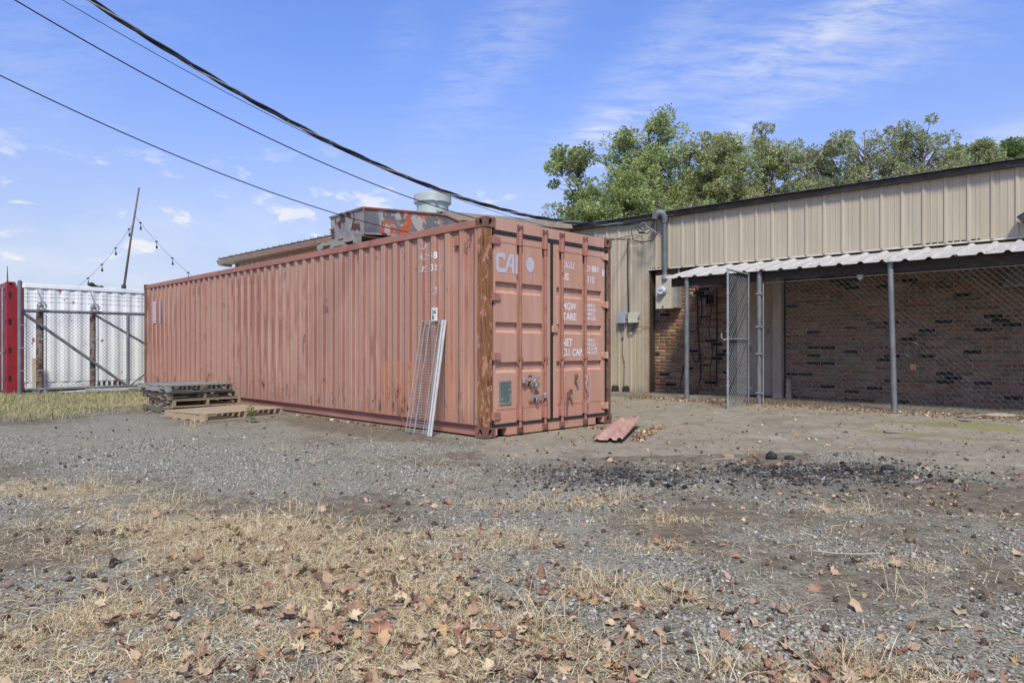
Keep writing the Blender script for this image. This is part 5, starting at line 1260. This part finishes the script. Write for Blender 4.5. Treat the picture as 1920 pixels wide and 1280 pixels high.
STRAWC = [(.62, .50, .31), (.68, .56, .37), (.55, .43, .25), (.47, .34, .18), (.72, .61, .42), (.40, .29, .17)]
def straw():
    r = np.random.default_rng(9); x, y = wedge(420000, 1.9, 6.3, r)
    d = straw_mask(x, y); cl_ = fbm(x, y, 7, 91); keep = r.random(len(x)) < np.clip((d-.12)*1.9, 0, 1)*np.clip((cl_-.34)*4.2, .02, 1)
    p1 = blades(x[keep], y[keep], r, .025, .085, .95, .0012, STRAWC)
    x, y = wedge(80000, 1.9, 7.5, r); k = r.random(len(x)) < .07+.9*np.clip(fbm(x, y, 2.7, 33)-.52, 0, 1)
    k &= (masks(x, y)['dirt'] < .4) & ~in_container(x, y, .05); p2 = blades(x[k], y[k], r, .03, .11, 1.0, .0011, STRAWC)
    # upright dry tufts
    tx, ty = [], []
    for cx, cy, n in [(.22, 4.62, 60), (.75, 4.72, 50), (.35, 2.95, 120), (-1.3, 4.3, 90), (-.6, 3.5, 90), (-.9, 3.2, 80), (.1, 2.6, 80), (1.1, 2.25, 160), (.95, 4.1, 40), (-3.2, 5.2, 80), (-2.2, 4.6, 60), (-.45, 5.4, 30), (2.3, 4.4, 30), (1.7, 2.9, 40), (.62, 2.2, 50), (-.75, 6.1, 30), (-1.9, 6.3, 30), (-2.4, 7.0, 40), (-4.3, 9.2, 60), (-4.0, 8.6, 60)]:
        tx += list(r.normal(cx, .07, n)); ty += list(r.normal(cy, .05, n))
    p3 = blades(np.array(tx), np.array(ty), r, .06, .20, .15, .0013, STRAWC, 4)
    stuff('dry_grass', [p1, p2, p3], 'straw', 'trampled straw coloured dry grass over the gravel', 'dry grass')
    # green and tan grass by the gate, and green weeds here and there
    x = r.uniform(-17, -5.0, 130000); y = r.uniform(8.8, 17.5, 130000)
    gate = ((x+.31)*-.7075+(y-7.95)*.7067) < 13.3
    dn = blobs(x, y, [(-10.0, 13.6, 3.4, 1.9, 15, 1), (-8.2, 11.4, 1.7, 1.1, 0, .95), (-7.3, 10.2, .9, .5, 0, .7), (-7.6, 15.6, 1.5, 1.0, 0, .55), (-6.6, 11.6, .9, .5, 0, .5)])*(.4+1.0*fbm(x, y, 1.3, 61))
    keep = (r.random(len(x)) < np.clip(dn-.12, 0, 1)*1.1) & gate & ~in_container(x, y, .05)
    g = blades(x[keep], y[keep], r, .05, .17, .2, .0036, [(.42, .35, .20), (.48, .40, .25), (.27, .30, .12), (.21, .27, .095), (.44, .37, .22), (.30, .32, .14)])
    gx, gy = [], []
    for cx, cy, n in [(-3.35, 9.3, 90), (-1.65, 6.9, 50), (-1.2, 6.2, 40), (-2.9, 6.0, 40), (-4.4, 7.2, 60), (-1.05, 5.6, 40), (.55, 4.35, 30), (2.3, 4.6, 50), (1.25, 4.9, 50), (-.6, 7.5, 40), (.05, 2.75, 25), (3.4, 4.3, 25), (-2.6, 6.3, 40)]:
        gx += list(r.normal(cx, .11, n)); gy += list(r.normal(cy, .07, n))
    g2 = blades(np.array(gx), np.array(gy), r, .02, .085, .4, .0016, [(.16, .24, .07), (.20, .27, .10), (.30, .29, .14)])
    stuff('green_grass', [g, g2], 'straw', 'green and tan grass before the gate and in small tufts', 'grass')
straw()

# ------------------------------------------------------------------ fallen leaves
LOBE = [(0, -.5), (.10, -.20), (.34, -.36), (.28, -.12), (.52, -.02), (.30, .08), (.38, .34), (.16, .22), (.0, .56), (-.16, .22), (-.38, .34), (-.30, .08), (-.52, -.02), (-.28, -.12), (-.34, -.36), (-.10, -.20)]
def leaf_geo(r, curl):
    n = len(LOBE); ph = r.uniform(0, 6.28); ax = r.uniform(0, 3.14); sq = r.uniform(.6, 1.0)
    kind = r.random()
    if kind < .3:      # plain oval leaf
        L_ = [(.26*math.cos(2*math.pi*i/n-1.57), .5*math.sin(2*math.pi*i/n-1.57)) for i in range(n)]
    elif kind < .55:   # broken lobed leaf
        L_ = [(a*(.35 if a > 0 else 1), b*(.5 if b < -.1 else 1)) for a, b in LOBE]
    else: L_ = LOBE
    out = [(a*r.uniform(.75, 1.2), b*r.uniform(.75, 1.2)*sq) for a, b in L_]
    P = [(0, 0)]+[(a*.5, b*.5) for a, b in out]+out
    c, s_ = math.cos(ax), math.sin(ax); rad = r.uniform(.22, .9)/curl; V = []
    for x, y in P:
        u, v = x*c+y*s_, -x*s_+y*c; th = u/rad
        d = math.hypot(x, y); a = math.atan2(y, x)
        w = .10*math.sin(3*a+ph)*d*2+.06*math.sin(7*a+ph*2)*d
        u2 = math.sin(th)*rad; z = (1-math.cos(th))*rad+w+.25*v*v
        V.append((u2*c-v*s_, u2*s_+v*c, z))
    z0 = min(v[2] for v in V); V = [(x, y, z-z0) for x, y, z in V]
    F = [(0, 1+i, 1+(i+1) % n) for i in range(n)]+[t for i in range(n) for t in ((1+i, 1+n+i, 1+n+(i+1) % n), (1+i, 1+n+(i+1) % n, 1+(i+1) % n))]
    leaf_geo.kind = 'smooth edged' if kind < .3 else ('torn' if kind < .55 else 'star shaped'); return np.array(V), F
LCN = ['tan', 'brown', 'tan', 'dark brown', 'tan', 'dark brown', 'pale', 'tan', 'orange brown', 'brown', 'dark brown', 'reddish']
LC = [(.42, .295, .185), (.36, .235, .145), (.46, .335, .215), (.28, .17, .11), (.48, .365, .23), (.20, .115, .08), (.50, .395, .26), (.40, .285, .20), (.42, .27, .14), (.33, .22, .15), (.25, .15, .10), (.32, .16, .11)]
lr = random.Random(4); lvar = []; lkind = []
for k in range(24):
    V, F = leaf_geo(lr, 1.7); me = bpy.data.meshes.new('fallen_leaf'); me.from_pydata([tuple(v) for v in V], [], F); me.materials.append(M['dead_leaf']); me.polygons.foreach_set('use_smooth', [True]*len(F)); lvar.append(me); lkind.append(leaf_geo.kind)
def leaf_spots(n, r):
    x, y = wedge(n, 1.95, 12.5, r)
    den = .20+.9*np.clip(straw_mask(x, y), 0, 1)*sstep(x, -2.2, -.4)+blobs(x, y, [(-.1, 2.5, .7, .5, 0, 1.6), (.35, 2.8, .5, .3, 0, 1.0), (1.1, 2.2, .5, .15, 0, 1.5), (.3, 4.5, .6, .25, 0, .7), (-.6, 3.4, .6, .3, 0, .7), (2.5, 4.6, 1.0, .3, 0, .5), (3.2, 5.0, .4, .25, 0, .5)])
    den = den*np.where((x > .3) & (y > 4.8), 2.3, 1)*np.where(x < -2.0, .45, 1)*np.where((y > 6) & (x < -.5), .35, 1)
    keep = (r.random(n) < den*(.30+.5*fbm(x, y, 1.9, 95))) & ~in_container(x, y, .1); x, y = x[keep], y[keep]
    # drifts along the fence, the sheet and the doors
    ex, ey = [], []
    for t in np.linspace(0, 1, 900):
        lx = 2.2+7*t; ly = -1.58+r.normal(0, .17); ex.append(BLOC[0]+.744*lx+.668*ly); ey.append(BLOC[1]-.668*lx+.744*ly)
    for t in range(260):
        u = r.random(); ex.append(1.30+.55*u+r.normal(0, .05)+.10); ey.append(7.75+1.35*u+r.normal(0, .06))
    for t in range(70): ex.append(1.20+r.normal(0, .10)); ey.append(8.95+r.normal(0, .10))
    for t in range(110): u = r.random(); ex.append(-1.25-2.2*u+r.normal(0, .03)); ey.append(8.62+2.2*u+r.normal(0, .04))
    for t in range(90): ex.append(r.normal(3.7, .7)); ey.append(11.9-.66*(ex[-1]-3.7)/.744+r.normal(0, .25))
    x = np.concatenate([x, ex]); y = np.concatenate([y, ey]); k = ~in_container(x, y, .02)
    dd = (x-BO[0])*BN[0]+(y-BO[1])*BN[1]; k &= dd < .0
    return x[k], y[k]
def zone(x, y):
    if straw_mask(np.array([x]), np.array([y]))[0] > .22: return 'in the dry straw ' + ('left of centre' if x < -.35*y*.3 else 'near the bottom centre' if y < 3.2 else 'right of the main patch')
    if y > 5: return 'on the open ground near the burnt patch' if x > 0 else 'on the gravel before the long container side'
    return 'on bare gravel at the lower left' if x < -.6 else ('on bare gravel near the bottom centre' if x < .6 else ('on bare gravel at the lower right' if y < 3.2 else 'on bare gravel right of centre'))
def leaves():
    r = np.random.default_rng(15); x, y = leaf_spots(7500, r); n = len(x)
    s = np.clip(np.exp(r.normal(-2.95, .36, n)), .022, .09); far = y > 7; s = np.where(far, s*1.05, s)
    vis = (np.abs(x) < .76*y) & (y > 2.1); app = np.where(vis, s/y, 0); order = np.argsort(-app)
    tilt = r.normal(0, .45, (n, 2)); az = r.uniform(0, 6.28, n); ci = r.integers(0, len(LC), n); yel = r.random(n) < .018; br = r.uniform(.8, 1.2, n)
    lift = .004+.028*np.clip(straw_mask(x, y), 0, 1)
    z = height(x, y)+lift
    for i in order[:300]:
        vi = r.integers(0, 24); o = bpy.data.objects.new('fallen_leaf', lvar[vi]); COL.objects.link(o)
        o.location = (x[i], y[i], z[i]); o.rotation_euler = (tilt[i, 0], tilt[i, 1], az[i]); o.scale = (s[i],)*3
        c = np.array((.62, .52, .26)) if yel[i] else np.array(LC[ci[i]])*br[i]; o.color = (*c, 1)
        tag(o, ('yellow' if yel[i] else LCN[ci[i]])+' '+lkind[vi]+' dry leaf '+zone(x[i], y[i]), 'leaf', 'fallen leaves in the near yard')
    Vs, Fs, Ts, b = [], [], [], 0; G = [leaf_geo(lr, 1.5) for _ in range(8)]
    from mathutils import Euler
    for i in order[300:]:
        V, F = G[r.integers(0, 8)]; Rm = np.array(Euler((tilt[i, 0], tilt[i, 1], az[i])).to_matrix())
        Vs.append(V@Rm.T*s[i]+np.array([x[i], y[i], z[i]])); Fs.append(np.array(F)+b); b += len(V)
        c = np.array((.58, .48, .25)) if yel[i] else np.array(LC[ci[i]])*br[i]; Ts.append(np.repeat(c[None], len(V), 0))
    cx, cy = wedge(46000, 1.9, 13, r); kk = (r.random(len(cx)) < .25+.5*np.clip(fbm(cx, cy, 1.7, 85)-.25, 0, 1)) & ~in_container(cx, cy, .03) & ((cx-BO[0])*BN[0]+(cy-BO[1])*BN[1] < -.1); cx, cy = cx[kk], cy[kk]
    for q in range(len(cx)):
        z_ = r.uniform(.004, .016)*(1+.05*cy[q]+.22*max(0, min(cy[q]-5.5, 4))); a_ = r.uniform(0, 6.28, 3)+np.array([0, 2.1, 4.2]); rad_ = z_*r.uniform(.5, 1.2, 3)
        Vs.append(np.c_[cx[q]+rad_*np.cos(a_), cy[q]+rad_*np.sin(a_), r.uniform(.002, .010, 3)]); Fs.append(np.array([[0, 1, 2]])+b); b += 3
        Ts.append(np.repeat((np.array(LC[r.integers(0, len(LC))])*r.uniform(.7, 1.2))[None], 3, 0))
    nc = len(cx)*3; hh = height(np.repeat(cx, 3), np.repeat(cy, 3)); allV = np.concatenate(Vs); allV[-nc:, 2] += hh; Vs = [allV]
    for q in range(26):
        ax = (4.35, 5.35, 6.5)[q % 3]+r.normal(0, .10) if q < 20 else r.uniform(3.2, 9); ay = -r.uniform(.9, 1.42); V, F = G[r.integers(0, 8)]; sz = r.uniform(.03, .06)
        c0 = np.array([BLOC[0]+.744*ax+.668*ay, BLOC[1]-.668*ax+.744*ay, 2.655+(ay-.03)*.22+.012])
        Vs.append(V*sz+c0); Fs.append(np.array(F)+b); b += len(V); Ts.append(np.repeat(np.array(LC[r.integers(0, len(LC))])[None], len(V), 0))
    o = link('leaf_litter', np_mesh('leaf_litter', np.concatenate(Vs), np.concatenate(Fs), 'dead_leaves', np.concatenate(Ts))); o['kind'] = 'stuff'
    tag(o, 'dry leaf litter drifted along the fence and over the yard', 'leaf litter')
leaves()

# ------------------------------------------------------------------ spiky seed balls
def ball_geo(seed):
    bm = bmesh.new(); bmesh.ops.create_icosphere(bm, subdivisions=2, radius=1)
    r = random.Random(seed)
    for k, v in enumerate(bm.verts): v.co *= (1.25 if k % 2 else .78)*r.uniform(.9, 1.1)
    V = np.array([v.co[:] for v in bm.verts]); F = np.array([[q.index for q in f.verts] for f in bm.faces]); bm.free(); return V, F
def balls():
    r = np.random.default_rng(23); g = [ball_geo(k) for k in range(3)]
    mv = []
    for V, F in g: mv.append(np_mesh('seed_ball', V, F, 'seed_ball'))
    x, y = wedge(560, 1.95, 11.5, r); k = ~in_container(x, y, .1) & ((x-BO[0])*BN[0]+(y-BO[1])*BN[1] < -1.2) & (r.random(len(x)) < .35+1.0*np.clip(fbm(x, y, .9, 71)-.3, 0, .6)); x, y = x[k], y[k]
    cx = np.concatenate([r.normal(-2.35, .22, 22), r.normal(-1.85, .2, 22), r.normal(-1.75, .25, 30)]); cyy = np.concatenate([r.normal(3.85, .1, 22), r.normal(2.45, .12, 22), r.normal(3.1, .12, 30)])
    x = np.concatenate([x, cx]); y = np.concatenate([y, cyy]); n = len(x); s = r.uniform(.006, .0135, n); z = height(x, y)+s*.7
    app = np.where(np.abs(x) < .76*y, s/y, 0); order = np.argsort(-app)
    for i in order[:260]:
        o = bpy.data.objects.new('seed_ball', mv[i % 3]); COL.objects.link(o); o.location = (x[i], y[i], z[i]); o.scale = (s[i],)*3; o.rotation_euler = tuple(r.uniform(0, 6, 3))
        tag(o, ('large' if s[i] > .0115 else 'small' if s[i] < .0085 else 'middling')+' dark spiky seed ball '+zone(x[i], y[i]), 'seed ball', 'spiky seed balls in the near yard')
    Vs, Fs, b = [], [], 0
    for i in order[260:]:
        V, F = g[i % 3]; Vs.append(V*s[i]+np.array([x[i], y[i], z[i]])); Fs.append(F+b); b += len(V)
    o = link('seed_balls', np_mesh('seed_balls', np.concatenate(Vs), np.concatenate(Fs), 'seed_ball')); o['kind'] = 'stuff'; tag(o, 'dark spiky seed balls scattered farther over the yard', 'seed balls')
balls()

# ------------------------------------------------------------------ burnt patch and odd bits
def lump_mesh(seed, sx, sy, sz):
    bm = bmesh.new(); bmesh.ops.create_icosphere(bm, subdivisions=2, radius=1); r = random.Random(seed); o = [r.uniform(-9, 9) for _ in range(3)]
    from mathutils import noise
    for v in bm.verts: v.co *= 1+.35*noise.noise(v.co*1.6+Vector(o)); v.co = Vector((v.co.x*sx, v.co.y*sy, v.co.z*sz))
    me = bpy.data.meshes.new('charred_lump'); bm.to_mesh(me); bm.free(); me.materials.append(M['charcoal']); return me
for k, (x, y, s, lab) in enumerate(((2.47, 6.50, (.055, .05, .05), 'large round charred lump at the back of the burnt patch'), (2.62, 6.45, (.05, .035, .026), 'flat charred chunk just right of the large lump'),
                                   (.92, 5.5, (.07, .03, .02), 'flat charred plank end at the left of the burnt patch'), (3.25, 5.9, (.06, .04, .03), 'charred lump at the right end of the burnt patch'))):
    tag(link('charred_lump', lump_mesh(k, *s), None, (x, y, float(height(x, y))+s[2]*.5)), lab, 'charred lump')
def cinders():
    r = np.random.default_rng(31); x = r.uniform(-.3, 4.0, 14000); y = r.uniform(4.7, 6.9, 14000); k = r.random(14000) < masks(x, y)['char']**1.2*.70; x, y = x[k], y[k]; n = len(x); s = np.clip(np.exp(r.normal(-4.65, .45, n)), .004, .035)
    d = np.array([[1, 0, 0], [0, 1, 0], [-1, 0, 0], [0, -1, 0], [0, 0, 1], [0, 0, -1]], float)
    V = (d[None]*r.uniform(.6, 1.25, (n, 6, 1))+r.normal(0, .16, (n, 6, 3))); V[..., 2] *= .7; V = V*s[:, None, None]+np.stack([x, y, height(x, y)+s*.25], -1)[:, None]
    t = np.array([[0, 1, 4], [1, 2, 4], [2, 3, 4], [3, 0, 4], [1, 0, 5], [2, 1, 5], [3, 2, 5], [0, 3, 5]]); F = (np.arange(n)[:, None, None]*6+t[None]).reshape(-1, 3)
    c = np.clip(r.normal(.040, .028, n), .012, .25)[:, None]*np.ones((1, 3)); pale = r.random(n) < .10; c[pale] = .3
    o = link('cinders', np_mesh('cinders', V.reshape(-1, 3), F, 'stones', np.repeat(c, 6, 0))); o['kind'] = 'stuff'; tag(o, 'black cinders and charcoal of the burnt patch', 'cinders')
cinders()
tag(MB().box(-.055, .055, -.03, .03, 0, .045).build('wood_block', 'pallet_brown', None, bevel=.004, loc=(2.07, 6.55, float(height(2.07, 6.55))), rot=(0, 0, R(20))), 'short burnt wood block behind the burnt patch', 'wood block')
tag(MB().tube([(-.14, 0, .0), (0, .03, .012), (.13, .02, .006)], .004, 5).build('twig', 'frame_wood', None, loc=(2.02, 6.42, float(height(2.02, 6.42))+.008)), 'pale twig lying before the wood block', 'twig')
tw = thing('fallen_twig', 'thin pale forked twig on the gravel at the right', 'twig', (1.66, 3.40, float(height(1.66, 3.4))+.012))
MB().tube([(-.14, .03, .015), (-.05, .0, .01), (.08, .0, .006), (.18, .02, .004)], .0035, 5).build('stem', 'frame_wood', tw); MB().tube([(-.05, 0, .01), (0, .05, .02), (.05, .09, .03)], .0022, 4).build('side_shoot', 'frame_wood', tw)
for k, (x, y, w, lab) in enumerate(((4.55, 8.15, .12, 'flat pale scrap lying on the dirt near the mossy ground'), (5.9, 8.9, .14, 'flat grey scrap among the leaves by the fence'))):
    m = MB().prism([(-w, -.05), (w*.8, -.07), (w, .04), (-w*.7, .06)], 2, 0, .012); tag(m.build('scrap', 'concrete', None, loc=(x, y, float(height(x, y))+.004), rot=(.03, .02, k)), lab, 'scrap')
sticks = thing('stick_pile', 'thin grey sticks among the leaves by the fence', 'sticks', (6.25, 9.0, float(height(6.25, 9.0))+.02))
for k in range(5): a = random.uniform(-.5, .3); MB().tube([(-.3+.1*k, .05*k, .01), (-.05+.1*k, .05*k+.1*a, .04), (.25+.08*k, .02*k+.2*a, .02)], .006, 5).build('stick', 'frame_wood', sticks)
# bare sapling by the wire shelf
sa = thing('bare_sapling', 'thin leafless sapling growing against the container side', 'sapling', cl(-.10, 1.42, 0), CA)
MB().tube([(0, 0, 0), (-.02, .08, .2), (-.03, .16, .40), (-.02, .25, .58), (-.03, .36, .70)], [.008, .007, .005, .004, .002], 5).build('stem', 'twig', sa)
for p in ([(-.02, .10, .26), (-.03, .22, .45), (-.03, .40, .56), (-.02, .55, .60)], [(0, .02, .06), (-.02, .12, .2), (-.03, .17, .36), (-.03, .18, .42)], [(-.03, .16, .40), (-.04, .20, .55), (-.03, .19, .66)]):
    MB().tube(p, [.004, .003, .002, .0014], 4).build('branch', 'twig', sa)
# young green weed before the pallets
wd = thing('green_weed', 'young bright green leafy weed before the tan pallet', 'weed', (-3.68, 9.62, float(height(-3.68, 9.62))))
MB().tube([(0, 0, 0), (.01, 0, .1), (0, .01, .2)], .005, 5).build('stem', 'weed_green', wd)
wl = None
for k in range(16):
    a = k*2.4; z = .05+.012*k; m = MB(); l = .075
    c, s = math.cos(a), math.sin(a); m.quad((0, 0, z), (c*l*.5-s*.028, s*l*.5+c*.028, z+.025), (c*l, s*l, z+.008), (c*l*.5+s*.028, s*l*.5-c*.028, z+.025)); m.build('leaf', 'weed_green', wd)
